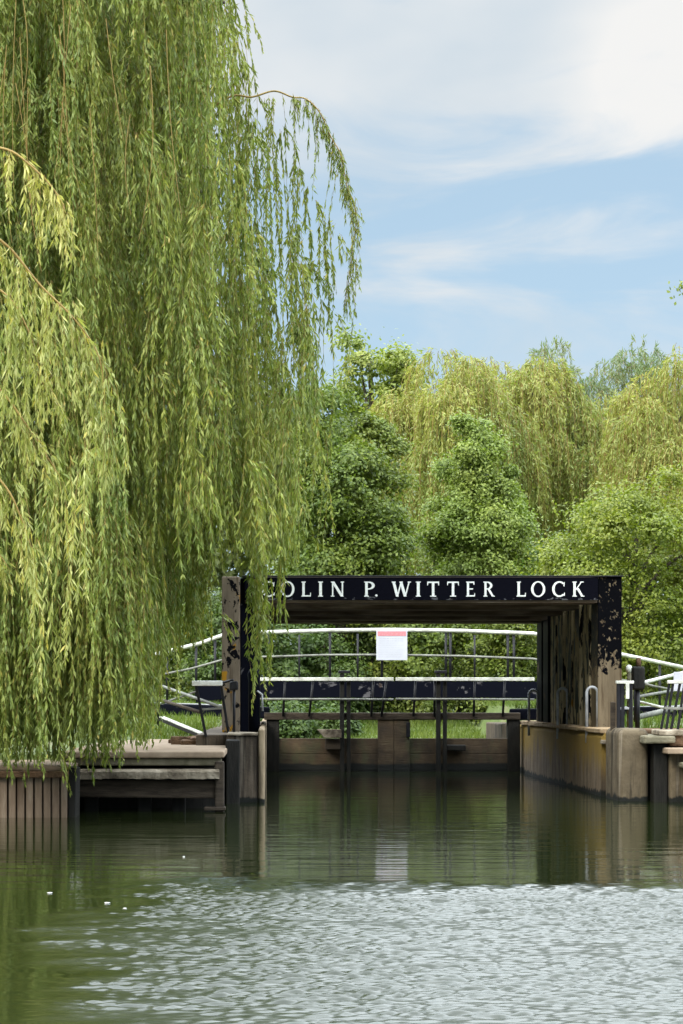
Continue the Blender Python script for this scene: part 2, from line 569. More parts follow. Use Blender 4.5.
def smooth_curve(pts, n=14):
    """Catmull-Rom through points"""
    P = [Vector(p) for p in pts]
    P = [P[0] * 2 - P[1]] + P + [P[-1] * 2 - P[-2]]
    out = []
    for i in range(1, len(P) - 2):
        for k in range(n):
            t = k / n
            a, b_, c, d = P[i - 1], P[i], P[i + 1], P[i + 2]
            out.append(0.5 * ((2 * b_) + (-a + c) * t + (2 * a - 5 * b_ + 4 * c - d) * t * t + (-a + 3 * b_ - 3 * c + d) * t ** 3))
    out.append(P[-2])
    return out


# ------------------------------------------------------------------ ground and water
def ground_h(X, Y):
    h = np.full_like(X, -1.2)
    left = (X < -0.95) & (Y > 28.9)
    slope = np.clip((Y - 34.5) / 14, 0, 1)
    h = np.where(left, 0.70 + 0.55 * slope + 0.35 * np.clip((-2.0 - X) / 2, 0, 1) * np.clip((Y - 34) / 3, 0, 1), h)
    right = (X > 5.5) & (Y > 31.6)
    h = np.where(right, 0.78 + 0.55 * slope, h)
    h = np.where((Y > 48.6), np.maximum(h, -1.2 + 1.6 * np.clip((Y - 48.6) / 2.2, 0, 1) + 0.6 * np.clip((Y - 50) / 9, 0, 1)), h)
    h = np.where((X < -4.3) & (Y > 16), np.maximum(h, 0.5), h)
    h = np.where((Y < 1.5), 0.12, h)
    far = np.clip((Y - 62) / 120, 0, 1)
    return h + far * 0.6


RIPPLE_SLOPE = 0.40
gx = np.unique(np.concatenate([np.linspace(-500, -40, 14), np.linspace(-40, -8, 17), np.linspace(-8, 12, 81), np.linspace(12, 60, 17), np.linspace(60, 500, 14)]))
gy = np.unique(np.concatenate([np.linspace(-120, 0, 7), np.linspace(0, 24, 25), np.linspace(24, 64, 161), np.linspace(64, 140, 20), np.linspace(140, 900, 14)]))
GX, GY = np.meshgrid(gx, gy)
GZ = ground_h(GX, GY)
GZ = GZ + np.where(GZ > 0.3, 1, 0) * 0.04 * np.sin(GX * 1.7 + 0.6 * np.sin(GY)) * np.sin(GY * 1.3)
V = np.stack([GX, GY, GZ], -1).reshape(-1, 3)
ny, nx = GX.shape
ii = (np.arange(ny - 1)[:, None] * nx + np.arange(nx - 1)[None, :])
q = np.stack([ii, ii + 1, ii + 1 + nx, ii + nx], -1).reshape(-1, 4)
tag(np_mesh('ground', V, q, 'earth'), kind='structure')

# one water sheet: dead calm by the lock, wind-ruffled with real ripples in the open river
rng = np.random.default_rng(41)
wx = np.unique(np.concatenate([[-480, -60, -20], np.linspace(-8, -2.2, 20), np.arange(-2.2, 5.6, 0.022), np.linspace(5.6, 14, 20), [30, 100, 480]]))
wy = np.unique(np.concatenate([[-118, -20, 0, 4, 7], np.arange(8.5, 17.6, 0.011), np.linspace(17.6, 49.6, 12)]))
WX, WY = np.meshgrid(wx, wy)


def wob2d(X, Y, sx, sy, n, seed):
    r = np.random.default_rng(seed)
    o = np.zeros_like(X)
    for _ in range(n):
        o += np.sin(X * r.normal() * sx + Y * r.normal() * sy + r.uniform(0, 6.28))
    return o / math.sqrt(n / 2)


def sstep(v, a, c):
    t = np.clip((v - a) / (c - a), 0, 1)
    return t * t * (3 - 2 * t)


edge_y = WY + 0.30 * wob2d(WX, WY, 2.2, 2.0, 8, 1) + 0.22 * wob2d(WX, WY, 7, 3.5, 8, 2)
edge_x = WX + 0.16 * wob2d(WX, WY, 2.0, 2.5, 8, 3) + 0.10 * wob2d(WX, WY, 4, 9, 8, 4)
ruff = sstep(edge_y, 16.9, 15.7) * sstep(edge_x, -1.45, -0.75) * sstep(WX, 5.6, 4.9) * sstep(WY, 8.5, 8.8)
gust = np.clip(0.85 + 0.22 * wob2d(WX, WY, 1.2, 2.0, 10, 5) + 0.16 * wob2d(WX, WY, 3, 6, 10, 6), 0.3, 1.5)
H = np.zeros_like(WX)
NW = 64
for k in range(NW):
    lam = 0.036 * (0.15 / 0.036) ** rng.random()
    th = rng.normal() * 0.50 + 0.12
    kx, ky = 2 * math.pi / lam * math.sin(th), 2 * math.pi / lam * math.cos(th)
    H += lam / (2 * math.pi) * np.sin(kx * WX + ky * WY + rng.uniform(0, 6.28))
H *= RIPPLE_SLOPE / math.sqrt(NW / 2)
WZ = H * ruff * gust
V = np.stack([WX, WY, WZ], -1).reshape(-1, 3)
ny, nx = WX.shape
ii = (np.arange(ny - 1)[:, None] * nx + np.arange(nx - 1)[None, :])
q = np.stack([ii, ii + 1, ii + 1 + nx, ii + nx], -1).reshape(-1, 4)
rv = np_mesh('river', V, q, 'water')
at_ = rv.data.attributes.new('ruffled', 'FLOAT', 'POINT')
at_.data.foreach_set('value', ruff.astype(np.float32).ravel())
rv.data.polygons.foreach_set('use_smooth', np.ones(len(q), bool))
tag(rv, kind='structure')

# ------------------------------------------------------------------ lock walls and piers
lw = thing('lock_wall', 'dark stained concrete lock wall with pale nosing under the left post', 'wall', (-0.35, 36, -0.6))
mb = MB(); mb.box(-0.62, -0.17, 29.95, 50.2, -0.6, 0.95); mb.box(-1.1, -0.623, 31.2, 50.2, -0.6, 0.945); mb.build('wall_body', 'pier', lw, 0.02)
mb = MB(); mb.box(-0.168, -0.075, 29.9, 50.2, -0.6, 1.05); mb.build('nosing', 'nosing', lw, 0.035, seg=4)
mb = MB(); mb.box(-0.62, -0.172, 29.9, 31.2, 0.953, 0.985, 0.006); mb.build('coping', 'ledge', lw, 0.01)

rw = thing('lock_wall', 'tan lock wall streaked with ochre moss under the grab rails', 'wall', (5.4, 36, -0.6))
mb = MB()
ys = np.linspace(31.75, 43.5, 25)
prof = []
for y in ys:
    x = 5.02 + (0.13 if y > 41.6 else 0) + (0.0, 0.035, 0.005, 0.03, 0.0, 0.0, 0.0)[int(max(0, y - 31.7) // 2.9)] + random.uniform(-0.008, 0.008)
    prof.append((x, y))
vs, fs = [], []
for (x, y) in prof:
    zt = 0.98 + random.uniform(-0.012, 0.012)
    vs += [(x - 0.02, y, -0.6), (x, y, zt - 0.09), (x + 0.05, y, zt - 0.02), (6.1, y, zt - 0.03), (6.1, y, -0.6)]
for i in range(len(prof) - 1):
    a, c = i * 5, (i + 1) * 5
    for j in range(4):
        fs.append((a + j, a + j + 1, c + j + 1, c + j))
fs.append((4, 3, 2, 1, 0))
mb.add(vs, fs)
mb.build('wall_body', 'wall', rw)
mb = MB(); mb.box(5.16, 6.1, 43.505, 50.2, -0.6, 0.93); mb.build('chamber_wall', 'pier', rw, 0.03)
mb = MB()
y = 31.78
while y < 43.3:
    l = random.uniform(0.9, 1.5)
    mb.box(5.0 if y < 41.3 else 5.13, 5.42, y, min(y + l, 43.4) - 0.012, 0.965, 1.03 + random.uniform(-0.01, 0.012), 0.012)
    y += l
mb.build('coping', 'coping', rw, 0.025, seg=3)
mb = MB(); mb.box(4.99, 5.15, 31.62, 31.74, 0.80, 0.86, 0.006); mb.build('bracket', 'ledge', rw, 0.008)

pr = MB(); pr.box(5.03, 5.47, 30.3, 31.55, -0.6, 1.05)
tag(pr.build('concrete_pier', 'pierlight', bevel=0.10, seg=5), 'square concrete pier with rounded corner at the near end of the mossy wall', 'pier')

# ------------------------------------------------------------------ steel portal frame with the sign
YF, YB = 33.3, 41.3
fr = thing('steel_portal', 'black steel portal frame over the lock with white lettering across its top', 'portal', (2.5, 37, 1.0))
N_RIB = 8
pitch = (YB - YF) / N_RIB
for i in range(N_RIB):
    y0 = YF + i * pitch
    y1 = y0 + pitch * 0.70
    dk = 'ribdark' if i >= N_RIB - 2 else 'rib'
    if i == 0:
        mb = MB(); mb.box(5.20, 5.58, y0, y1, 1.0, 3.41)
        mb.build('column', 'frontcol', fr, 0.012, label='front column with black paint gone from its foot')
        mb = MB(); mb.box(-0.76, -0.475, y0 - 0.15, y0 + 0.15, 0.95, 3.41)
        mb.build('column', 'leftpost', fr, 0.02, label='bare tan front post with rust patches')
        mb = MB(); mb.box(-0.47, -0.19, y0 + 0.1, y1, 0.95, 3.40)
        mb.build('column', 'blueblack', fr, 0.012)
    else:
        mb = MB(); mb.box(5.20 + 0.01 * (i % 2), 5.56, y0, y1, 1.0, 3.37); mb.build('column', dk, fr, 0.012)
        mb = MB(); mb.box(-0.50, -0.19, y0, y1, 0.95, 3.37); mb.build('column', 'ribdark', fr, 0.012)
    x0, x1 = (-0.40, 5.197) if i == 0 else (-0.185, 5.197)
    zb = (3.0, 3.045, 2.985, 3.03, 2.975, 3.015, 2.965, 2.945)[i]
    mb = MB(); mb.box(x0, x1, y0 + 0.02, y1 - 0.003, zb, 3.36); mb.build('beam', 'soffit', fr, 0.015)
mb = MB()
mb.box(5.27, 5.52, YF + 0.75, YB - 0.3, 1.0, 3.30)
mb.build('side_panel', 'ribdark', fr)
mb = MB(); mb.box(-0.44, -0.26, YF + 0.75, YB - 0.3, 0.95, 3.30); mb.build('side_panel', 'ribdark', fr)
mb = MB(); mb.box(-0.18, 5.19, YF + 0.72, YB - 0.3, 3.08, 3.30); mb.build('roof_panel', 'soffit', fr)
mb = MB(); mb.box(-0.40, 5.196, YF - 0.035, YF + 0.017, 3.043, 3.40)
fa = mb.build('sign_board', 'fascia', fr, 0.004)
mb = MB(); mb.box(-0.44, 5.60, YF - 0.05, YF + 0.3, 3.413, 3.432); mb.build('top_flange', 'black', fr, 0.003)


def glyph(ch):
    """strokes as convex polygons in a unit cell; roman capitals with thick and thin"""
    P = []
    T, t = 0.20, 0.10

    def stem(x, w, y0=0.0, y1=1.0, ser=True, sw=0.09):
        P.append([(x, y0), (x + w, y0), (x + w, y1), (x, y1)])
        if ser:
            for yy in (y0, y1 - 0.06):
                P.append([(x - sw, yy), (x + w + sw, yy), (x + w + sw, yy + 0.06), (x - sw, yy + 0.06)])

    def bar(x0, x1, y, h=0.09):
        P.append([(x0, y), (x1, y), (x1, y + h), (x0, y + h)])

    def diag(x0, y0, x1, y1, w):
        P.append([(x0 - w / 2, y0), (x0 + w / 2, y0), (x1 + w / 2, y1), (x1 - w / 2, y1)])

    def arc(cx, cy, rx, ry, a0, a1, thick=T, thin=t, n=18):
        for k in range(n):
            A = [math.radians(a0 + (a1 - a0) * (k + e) / n) for e in (0, 1)]
            out, inn = [], []
            for a in A:
                out.append((cx + rx * math.cos(a), cy + ry * math.sin(a)))
                inn.append((cx + (rx - thick) * math.cos(a), cy + (ry - thin) * math.sin(a)))
            P.append([out[0], out[1], inn[1], inn[0]])
    if ch == 'C':
        arc(0.55, 0.5, 0.55, 0.53, 48, 312, 0.19, 0.10)
        P.append([(0.86, 0.72), (0.93, 0.66), (0.96, 0.98), (0.88, 0.92)])
        P.append([(0.86, 0.10), (0.96, 0.05), (0.98, 0.26), (0.93, 0.27)])
    elif ch == 'O':
        arc(0.5, 0.5, 0.5, 0.53, 0, 360, 0.17, 0.09, 28)
    elif ch == 'L':
        stem(0.10, 0.26); bar(0.3, 0.98, 0.0, 0.09); P.append([(0.88, 0.05), (0.99, 0.05), (0.99, 0.26), (0.93, 0.26)])
    elif ch == 'I':
        stem(0.15, 0.70, sw=0.25)
    elif ch == 'N':
        stem(0.06, 0.11, sw=0.08); stem(0.82, 0.11, ser=False); bar(0.74, 1.0, 0.94, 0.06); diag(0.12, 1.0, 0.86, 0.0, 0.24)
    elif ch == 'P':
        stem(0.10, 0.24); arc(0.42, 0.735, 0.55, 0.265, -90, 90, 0.26, 0.08)
        bar(0.3, 0.44, 0.92, 0.08); bar(0.3, 0.44, 0.47, 0.08)
    elif ch == '.':
        P.append([(0.5 + 0.5 * math.cos(k * math.pi / 4), 0.075 + 0.075 * math.sin(k * math.pi / 4)) for k in range(8)])
    elif ch == 'W':
        diag(0.08, 1.0, 0.29, 0.0, 0.15); diag(0.29, 0.0, 0.50, 1.0, 0.075)
        diag(0.48, 1.0, 0.71, 0.0, 0.15); diag(0.71, 0.0, 0.93, 1.0, 0.075)
        bar(-0.02, 0.2, 0.94, 0.06); bar(0.84, 1.02, 0.94, 0.06); bar(0.4, 0.58, 0.94, 0.06)
    elif ch == 'T':
        stem(0.39, 0.22, 0, 0.95, False); bar(0.24, 0.76, 0, 0.06); bar(0.0, 1.0, 0.91, 0.09)
        P.append([(0.0, 0.74), (0.05, 0.74), (0.10, 0.92), (0.0, 0.92)]); P.append([(0.95, 0.74), (1.0, 0.74), (1.0, 0.92), (0.90, 0.92)])
    elif ch == 'E':
        stem(0.10, 0.24); bar(0.3, 0.92, 0.91); bar(0.3, 0.78, 0.47, 0.08); bar(0.3, 0.98, 0.0)
        P.append([(0.84, 0.78), (0.92, 0.78), (0.92, 0.92), (0.80, 0.92)]); P.append([(0.88, 0.06), (0.99, 0.06), (0.99, 0.24), (0.94, 0.24)])
    elif ch == 'R':
        stem(0.08, 0.20); arc(0.34, 0.735, 0.48, 0.265, -90, 90, 0.22, 0.08)
        bar(0.24, 0.36, 0.92, 0.08); bar(0.24, 0.36, 0.47, 0.08); diag(0.46, 0.5, 0.88, 0.0, 0.22); bar(0.76, 1.04, 0.0, 0.05)
    elif ch == 'K':
        stem(0.08, 0.20); diag(0.28, 0.44, 0.80, 1.0, 0.11); diag(0.42, 0.58, 0.86, 0.0, 0.22); bar(0.66, 0.96, 0.94, 0.06); bar(0.74, 1.04, 0.0, 0.05)
    return P


LET = [('C', 261.2, 275), ('O', 280.5, 294.5), ('L', 301.3, 311), ('I', 318.6, 322.5), ('N', 331.2, 344), ('P', 364, 375), ('.', 375, 377.6),
       ('W', 392, 410.5), ('I', 416.2, 420.3), ('T', 427.2, 439), ('T', 447.2, 458.8), ('E', 466, 475), ('R', 483.5, 494.3),
       ('L', 516.5, 525.8), ('O', 531, 545.2), ('C', 552, 565.2), ('K', 572.4, 583.9)]
yf = YF - 0.035
k3 = 0
for ch, xa, xb in LET:
    A = at(xa, 596.6, yf); B = at(xb, 581.6, yf)
    mb = MB()
    for j, poly in enumerate(glyph(ch)):
        k3 += 1
        yy = yf - 0.010 - 0.0004 * (j % 9)
        n = len(poly)
        fv = [(A.x + (B.x - A.x) * u, yy, A.z + (B.z - A.z) * w) for u, w in poly]
        bv = [(x, yf + 0.001, z) for x, _, z in fv]
        ar = sum(poly[i][0] * poly[(i + 1) % n][1] - poly[(i + 1) % n][0] * poly[i][1] for i in range(n))
        idx = list(range(n)) if ar > 0 else list(range(n))[::-1]
        mb.add(fv + bv, [tuple(idx)] + [(idx[i], idx[(i + 1) % n], idx[(i + 1) % n] + n, idx[i] + n)[::-1] for i in range(n)])
    mb.build('letter', 'letter', fa)

# ------------------------------------------------------------------ lock gates
YG = 43.0


def gx_(px, Y=YG):
    return (px - CX) * Y / F


def gz_(py, Y=YG):
    return CH - (py - CY) * Y / F


def gate(side):
    """one mitre-gate leaf; side -1 left, +1 right"""
    if side < 0:
        xa, xb = -0.07, 2.53
        lab = 'left leaf of the weathered timber lock gate with a small box on its sill'
    else:
        xa, xb = 2.536, 5.12
        lab = 'right leaf of the weathered timber lock gate with a dark fitting low on its face'
    g = thing('lock_gate', lab, 'lock gate', ((xa + xb) / 2, YG, -0.5), 'pair of lock gate leaves')
    m_, w_ = (xb - 0.32, xb) if side < 0 else (xa, xa + 0.32)
    mb = MB()
    zs = [-0.5, 0.02, 0.36, 0.68]
    for z0, z1 in zip(zs[:-1], zs[1:]):
        mb.box(xa + 0.02, xb - 0.02, YG + random.uniform(0, 0.012), YG + 0.12, z0, z1 - 0.006)
    mb.box(xa + 0.03, xb - 0.03, YG + 0.125, YG + 0.15, -0.5, 0.66)
    mb.build('panel', 'gate', g, 0.008)
    mb = MB(); mb.box(m_, w_, YG - 0.06, YG + 0.14, -0.5, 1.12); mb.build('mitre_post', 'gate', g, 0.015)
    h0, h1 = (xa, xa + 0.26) if side < 0 else (xb - 0.26, xb)
    mb = MB(); mb.box(h0, h1, YG - 0.05, YG + 0.2, -0.5, 1.06); mb.build('heel_post', 'blacktimber', g, 0.02)
    mb = MB(); mb.box(xa - 0.05, xb - 0.002, YG - 0.09, YG + 0.16, 1.055, 1.20, 0.004); mb.build('top_beam', 'timber', g, 0.012)
    # paddle gear post
    px = 345 if side < 0 else 441
    mb = MB()
    x = gx_(px)
    mb.box(x - 0.11, x - 0.02, YG - 0.18, YG - 0.065, -0.4, 2.0)
    mb.box(x + 0.03, x + 0.11, YG - 0.16, YG - 0.068, -0.4, 1.95)
    pp = mb.build('paddle_post', 'blacktimber', g, 0.012)
    mb = MB(); mb.box(x - 0.14, x + 0.10, YG - 0.2, YG - 0.03, 2.003, 2.06); mb.build('cap', 'black', pp, 0.01)
    if side < 0:
        mb = MB()
        a, c = gx_(317), gx_(341)
        mb.add([(a, YG - 0.3, 0.86), (c, YG - 0.3, 0.86), (c, YG - 0.02, 0.86), (a, YG - 0.02, 0.86),
                (a + 0.14, YG - 0.3, 0.69), (c, YG - 0.3, 0.69), (c, YG - 0.02, 0.69), (a + 0.14, YG - 0.02, 0.69)],
               [(0, 1, 2, 3), (7, 6, 5, 4), (0, 4, 5, 1), (1, 5, 6, 2), (2, 6, 7, 3), (3, 7, 4, 0)])
        mb.build('sill_box', 'ledge', g, 0.008)
        mb = MB(); mb.box(gx_(325), gx_(340), YG - 0.2, YG - 0.015, 0.45, 0.66); mb.build('cleat', 'timber', g, 0.01)
    else:
        mb = MB(); mb.box(gx_(446), gx_(465), YG - 0.14, YG - 0.012, 0.42, 0.54, 0.01); mb.build('fitting', 'blacktimber', g, 0.02)
        mb = MB(); mb.box(gx_(377 + 29), gx_(377 + 33), YG - 0.1, YG - 0.062, 0.7, 1.0); mb.build('strap', 'black', g, 0.005)
    # handrail of the gate walkway
    hr0, hr1 = (gx_(258), gx_(393)) if side < 0 else (gx_(395), gx_(533))
    yr = YG - 0.22
    mb = MB(); mb.box(hr0, hr1, yr - 0.03, yr + 0.03, gz_(681), gz_(677.6)); mb.build('handrail', 'white', g, 0.008)
    mb = MB(); mb.tube([(hr0, yr, gz_(699)), (hr1, yr, gz_(699.5))], 0.022); mb.build('mid_rail', 'railgrey', g, smooth=True)
    for p0, p1 in (((313, 309), (285, 283), (373, 371), (386, 381)) if side < 0 else ((415, 413), (434, 434), (474, 473), (504, 502))):
        mb = MB(); mb.tube([(gx_(p0), yr + 0.045, gz_(680)), (gx_(p1), yr + 0.09, 1.12)], 0.024); mb.build('stanchion', 'black', g, smooth=True)
    # balance beam runs out over the bank
    if side < 0:
        a, c = Vector((-0.05, YG + 0.25, 1.20)), at(150, 708.5, 44.6)
    else:
        a, c = Vector((4.95, YG + 0.25, 1.16)), at(700, 712, 42.0)
    mb = MB(); mb.beam(a, c, 0.24, 0.24); bb = mb.build('balance_beam', 'blueblack', g, 0.03)
    d = (c - a).normalized()
    mb = MB(); mb.beam(a + d * 0.8 + Vector((0, 0, 0.125)), c - d * 0.01 + Vector((0, 0, 0.125)), 0.16, 0.02); mb.build('tread', 'galv', bb, 0.005)
    return g


gate(-1)
gate(1)

# ------------------------------------------------------------------ footbridge behind the gates
YB2 = 46.0
fb = thing('footbridge', 'arched black footbridge with white top rail behind the lock gates', 'footbridge', (2.5, YB2, 1.3))
topl = [(138, 659), (154, 654.5), (200, 643.5), (222, 635.5), (260, 632.5), (325, 630.5), (390, 629.8), (460, 630.8), (533, 633.5), (580, 643), (622, 654.5), (700, 671)]
midl = [(138, 680), (165, 674), (192, 668.5), (222, 660), (260, 657), (325, 655), (390, 654.8), (460, 656), (533, 658.8), (580, 668), (622, 680), (700, 695)]
mb = MB(); mb.tube([at(x, y, YB2) for x, y in topl], 0.043, 8); mb.build('top_rail', 'white', fb, smooth=True)
mb = MB(); mb.tube([at(x, y, YB2) for x, y in midl], 0.024, 8); mb.build('mid_rail', 'railgrey', fb, smooth=True)
for y0, y1, nm, mt in ((681, 697.5, 'side_beam', 'blueblack'),):
    P = [(196, 686), (222, 682.5), (260, 681.5), (390, 681), (533, 681.5), (580, 686), (622, 694)]
    for dy in (0.0, 1.2):
        mb = MB()
        for (xa, ya), (xb, yb_) in zip(P[:-1], P[1:]):
            a0, a1 = at(xa, ya, YB2), at(xb, yb_, YB2)
            h = 0.36
            mb.add([(a0.x, YB2 + dy - 0.04, a0.z - h), (a1.x, YB2 + dy - 0.04, a1.z - h), (a1.x, YB2 + dy - 0.04, a1.z), (a0.x, YB2 + dy - 0.04, a0.z),
                    (a0.x, YB2 + dy + 0.04, a0.z - h), (a1.x, YB2 + dy + 0.04, a1.z - h), (a1.x, YB2 + dy + 0.04, a1.z), (a0.x, YB2 + dy + 0.04, a0.z)],
                   [(0, 1, 2, 3), (5, 4, 7, 6), (0, 4, 5, 1), (3, 2, 6, 7)])
        mb.build(nm, mt, fb)
mb = MB()
for (xa, ya), (xb, yb_) in zip(P[:-1], P[1:]):
    a0, a1 = at(xa, ya, YB2), at(xb, yb_, YB2)
    mb.add([(a0.x, YB2 + 0.05, a0.z - 0.1), (a1.x, YB2 + 0.05, a1.z - 0.1), (a1.x, YB2 + 1.15, a1.z - 0.1), (a0.x, YB2 + 1.15, a0.z - 0.1)], [(0, 1, 2, 3)])
sd = mb.build('deck', 'timber', fb)
sol = sd.modifiers.new('thick', 'SOLIDIFY'); sol.thickness = 0.05
for px in (167, 196, 215, 269, 330, 382, 446, 450.5, 508, 514, 560, 660):
    yt = np.interp(px, [a for a, _ in topl], [c for _, c in topl])
    mb = MB(); a = at(px, yt, YB2); mb.tube([(a.x, YB2 + 0.03, a.z), (a.x, YB2 + 0.03, a.z - 1.22)], 0.028, 6); mb.build('post', 'black', fb, smooth=True)
for px in (300, 360, 480):
    yt = np.interp(px, [a for a, _ in topl], [c for _, c in topl]) + 2
    mb = MB(); a = at(px, yt, YB2); mb.tube([(a.x, YB2 + 1.2, a.z), (a.x, YB2 + 1.2, a.z - 1.22)], 0.022, 6); mb.build('post', 'black', fb, smooth=True)

nb = thing('notice_board', 'white notice with a red heading hung on the footbridge rail', 'notice', at(391.5, 660, 45.9))
A, B = at(376.3, 660.2, 45.9), at(407.3, 630.2, 45.9)
mb = MB(); mb.box(A.x, B.x, 45.88, 45.9, A.z, B.z); mb.build('board', 'board', nb, 0.003)
mb = MB(); mb.box(A.x + 0.03, B.x - 0.03, 45.874, 45.879, B.z - 0.125, B.z - 0.025); mb.build('heading', 'red', nb)
mb = MB()
for r_ in range(9):
    z = B.z - 0.175 - r_ * 0.05
    x = A.x + 0.05
    end = B.x - 0.05 - (random.uniform(0, 0.2) if r_ > 1 else 0)
    while x < end - 0.03:
        w = random.uniform(0.03, 0.09)
        mb.box(x, min(x + w, end), 45.876, 45.879, z - (0.014 if r_ < 2 else 0.007), z)
        x += w + 0.018
mb.build('small_print', 'print', nb)

# ------------------------------------------------------------------ grab rails on the right wall
def hoop():
    mb = MB()
    R = 0.085
    pts = [(0, 0, -0.25), (0, 0, 0.55)]
    for k in range(1, 9):
        a = math.pi * k / 8
        pts.append((R - R * math.cos(a), 0.0, 0.55 + R * math.sin(a)))
    pts.append((2 * R, 0, -0.03))
    mb.tube(pts, 0.024, 10)
    return mb.build('grab_rail', 'galv', smooth=True, base=(0, 0, 0))


h0 = hoop()
spots = [(5.03, 33.35, 1.03, 'grey hooped grab rail on the mossy wall, tallest and nearest the front column'),
         (5.04, 36.8, 1.03, 'grey hooped grab rail on the mossy wall between the other two'),
         (5.03, 40.8, 1.02, 'grey hooped grab rail at the far end of the mossy wall by the gate')]
for i, (x, y, z, lab) in enumerate(spots):
    o = h0 if i == 0 else h0.copy()
    if i:
        COL.objects.link(o)
    o.location = (x, y, z)
    tag(o, lab, 'grab rail', 'hooped grab rails on the lock wall')

# ------------------------------------------------------------------ left bank: landing stage, piling, rails
ls = thing('landing_stage', 'low concrete landing stage with a pale crumbling ledge below the willow', 'landing stage', (-1.6, 28.5, -0.5))
mb = MB(); mb.box(-2.75, -0.60, 27.45, 36.0, 0.70, 0.785, 0.004); mb.build('deck', 'slab', ls, 0.02)
mb = MB(); mb.box(-2.7, -0.64, 27.52, 27.9, 0.60, 0.697); mb.build('deck_edge', 'greenslab', ls, 0.02)
mb = MB()
n = 40
xs = np.linspace(-2.66, -0.66, n)
vs, fs = [], []
for i, x in enumerate(xs):
    zb = 0.435 + random.uniform(-0.009, 0.006)
    yv_ = 27.30 + random.uniform(-0.006, 0.006)
    vs += [(x, yv_, zb), (x, yv_ - 0.01, zb + 0.09), (x, yv_ + 0.02, 0.555), (x, 27.9, 0.56), (x, 27.9, zb)]
for i in range(n - 1):
    a, c = i * 5, i * 5 + 5
    for j in range(5):
        fs.append((a + j, a + (j + 1) % 5, c + (j + 1) % 5, c + j)[::-1])
fs += [(0, 1, 2, 3, 4), tuple(range((n - 1) * 5, n * 5))[::-1]]
mb.add(vs, fs); mb.build('ledge', 'ledge', ls)
mb = MB(); mb.box(-2.66, -0.68, 27.45, 27.7, 0.18, 0.41, 0.01); mb.build('fender_beam', 'timber', ls, 0.02)
mb = MB(); mb.box(-2.7, -0.62, 28.35, 28.6, -0.5, 0.6); mb.build('void_panel', 'blacktimber', ls)  # black panel painting in the shade of the void under the deck
mb = MB(); mb.box(-0.72, -0.60, 27.4, 27.55, -0.4, 0.66); mb.build('corner_post', 'timber', ls, 0.02)
mb = MB(); mb.box(-0.86, -0.58, 27.35, 27.6, 0.02, 0.065); mb.build('foot_rail', 'timber', ls, 0.01)
for x in (-2.45, -1.75, -1.3):
    mb = MB(); mb.box(x, x + 0.18, 27.75, 27.95, -0.5, 0.4); mb.build('pile', 'blacktimber', ls, 0.02)
mb = MB(); mb.box(-2.32, -2.0, 28.1, 28.2, 0.16, 0.19); mb.build('brace', 'ledge', ls)

sp = thing('sheet_piling', 'rusty ribbed sheet piling with a pale concrete cap at the left edge', 'sheet piling', (-4.2, 26.2, -0.6))
mb = MB()
vs, fs = [], []
x = -5.4
pts = []
while x < -2.56:
    w = 0.13
    j_ = random.uniform(-0.012, 0.012)
    pts += [(x, 26.05 + j_), (x + 0.083, 26.05 + j_), (x + 0.088, 26.13), (x + 0.104, 26.13)]
    x += 0.108
pts = [p for p in pts if p[0] < -2.56] + [(-2.52, 26.05), (-2.52, 26.9)]
for p in pts:
    vs += [(p[0], p[1], -0.6), (p[0], p[1], 0.50)]
for i in range(len(pts) - 1):
    fs.append((2 * i, 2 * i + 2, 2 * i + 3, 2 * i + 1))
mb.add(vs, fs)
so = mb.build('piles', 'piling', sp)
sol = so.modifiers.new('thick', 'SOLIDIFY'); sol.thickness = 0.012
mb = MB(); mb.box(-5.4, -2.5, 25.98, 26.25, 0.50, 0.575, 0.005); mb.build('capping_beam', 'brownwood', sp, 0.015)
mb = MB(); mb.box(-5.4, -2.52, 26.15, 28.6, 0.578, 0.645, 0.004); mb.build('cap_slab', 'slab', sp, 0.02)
mb = MB(); mb.box(-2.515, -2.42, 26.1, 26.7, -0.6, 0.62, 0.008); mb.build('end_post', 'blacktimber', sp, 0.015)

mb = MB(); mb.box(-0.615, -0.43, 29.5, 29.93, -0.8, 0.90, 0.012)
tag(mb.build('fender_pile', 'blacktimber', bevel=0.02), 'black tarred timber pile against the left lock wall', 'pile', 'black timber piles')
mb = MB(); mb.box(-0.58, -0.30, 29.93, 30.4, 0.99, 1.03, 0.006)

# slanted guard rail beside the left post
YR = 31.2
gr = thing('guard_rail', 'short white topped guard rail on slanting black legs left of the tan post', 'guard rail', at(210, 738, YR))
mb = MB(); mb.beam(at(192, 683.3, YR), at(222.5, 683.3, YR), 0.12, 0.075); mb.build('top_bar', 'letter', gr, 0.01)
mb = MB(); mb.beam(at(200, 709.5, YR), at(223.5, 708.2, YR), 0.03, 0.03); mb.build('mid_bar', 'railgrey', gr, 0.004)
for (a, c) in (((196, 685), (206, 737)), ((221, 685), (229, 737))):
    mb = MB(); mb.beam(at(a[0], a[1], YR), at(c[0], c[1], YR), 0.04, 0.045); mb.build('leg', 'black', gr, 0.006)
mb = MB(); mb.tube([at(222, 683, YR), at(229, 681, YR - 0.1), at(233, 680, YR - 0.2)], 0.018); mb.build('bracket', 'black', gr, smooth=True)

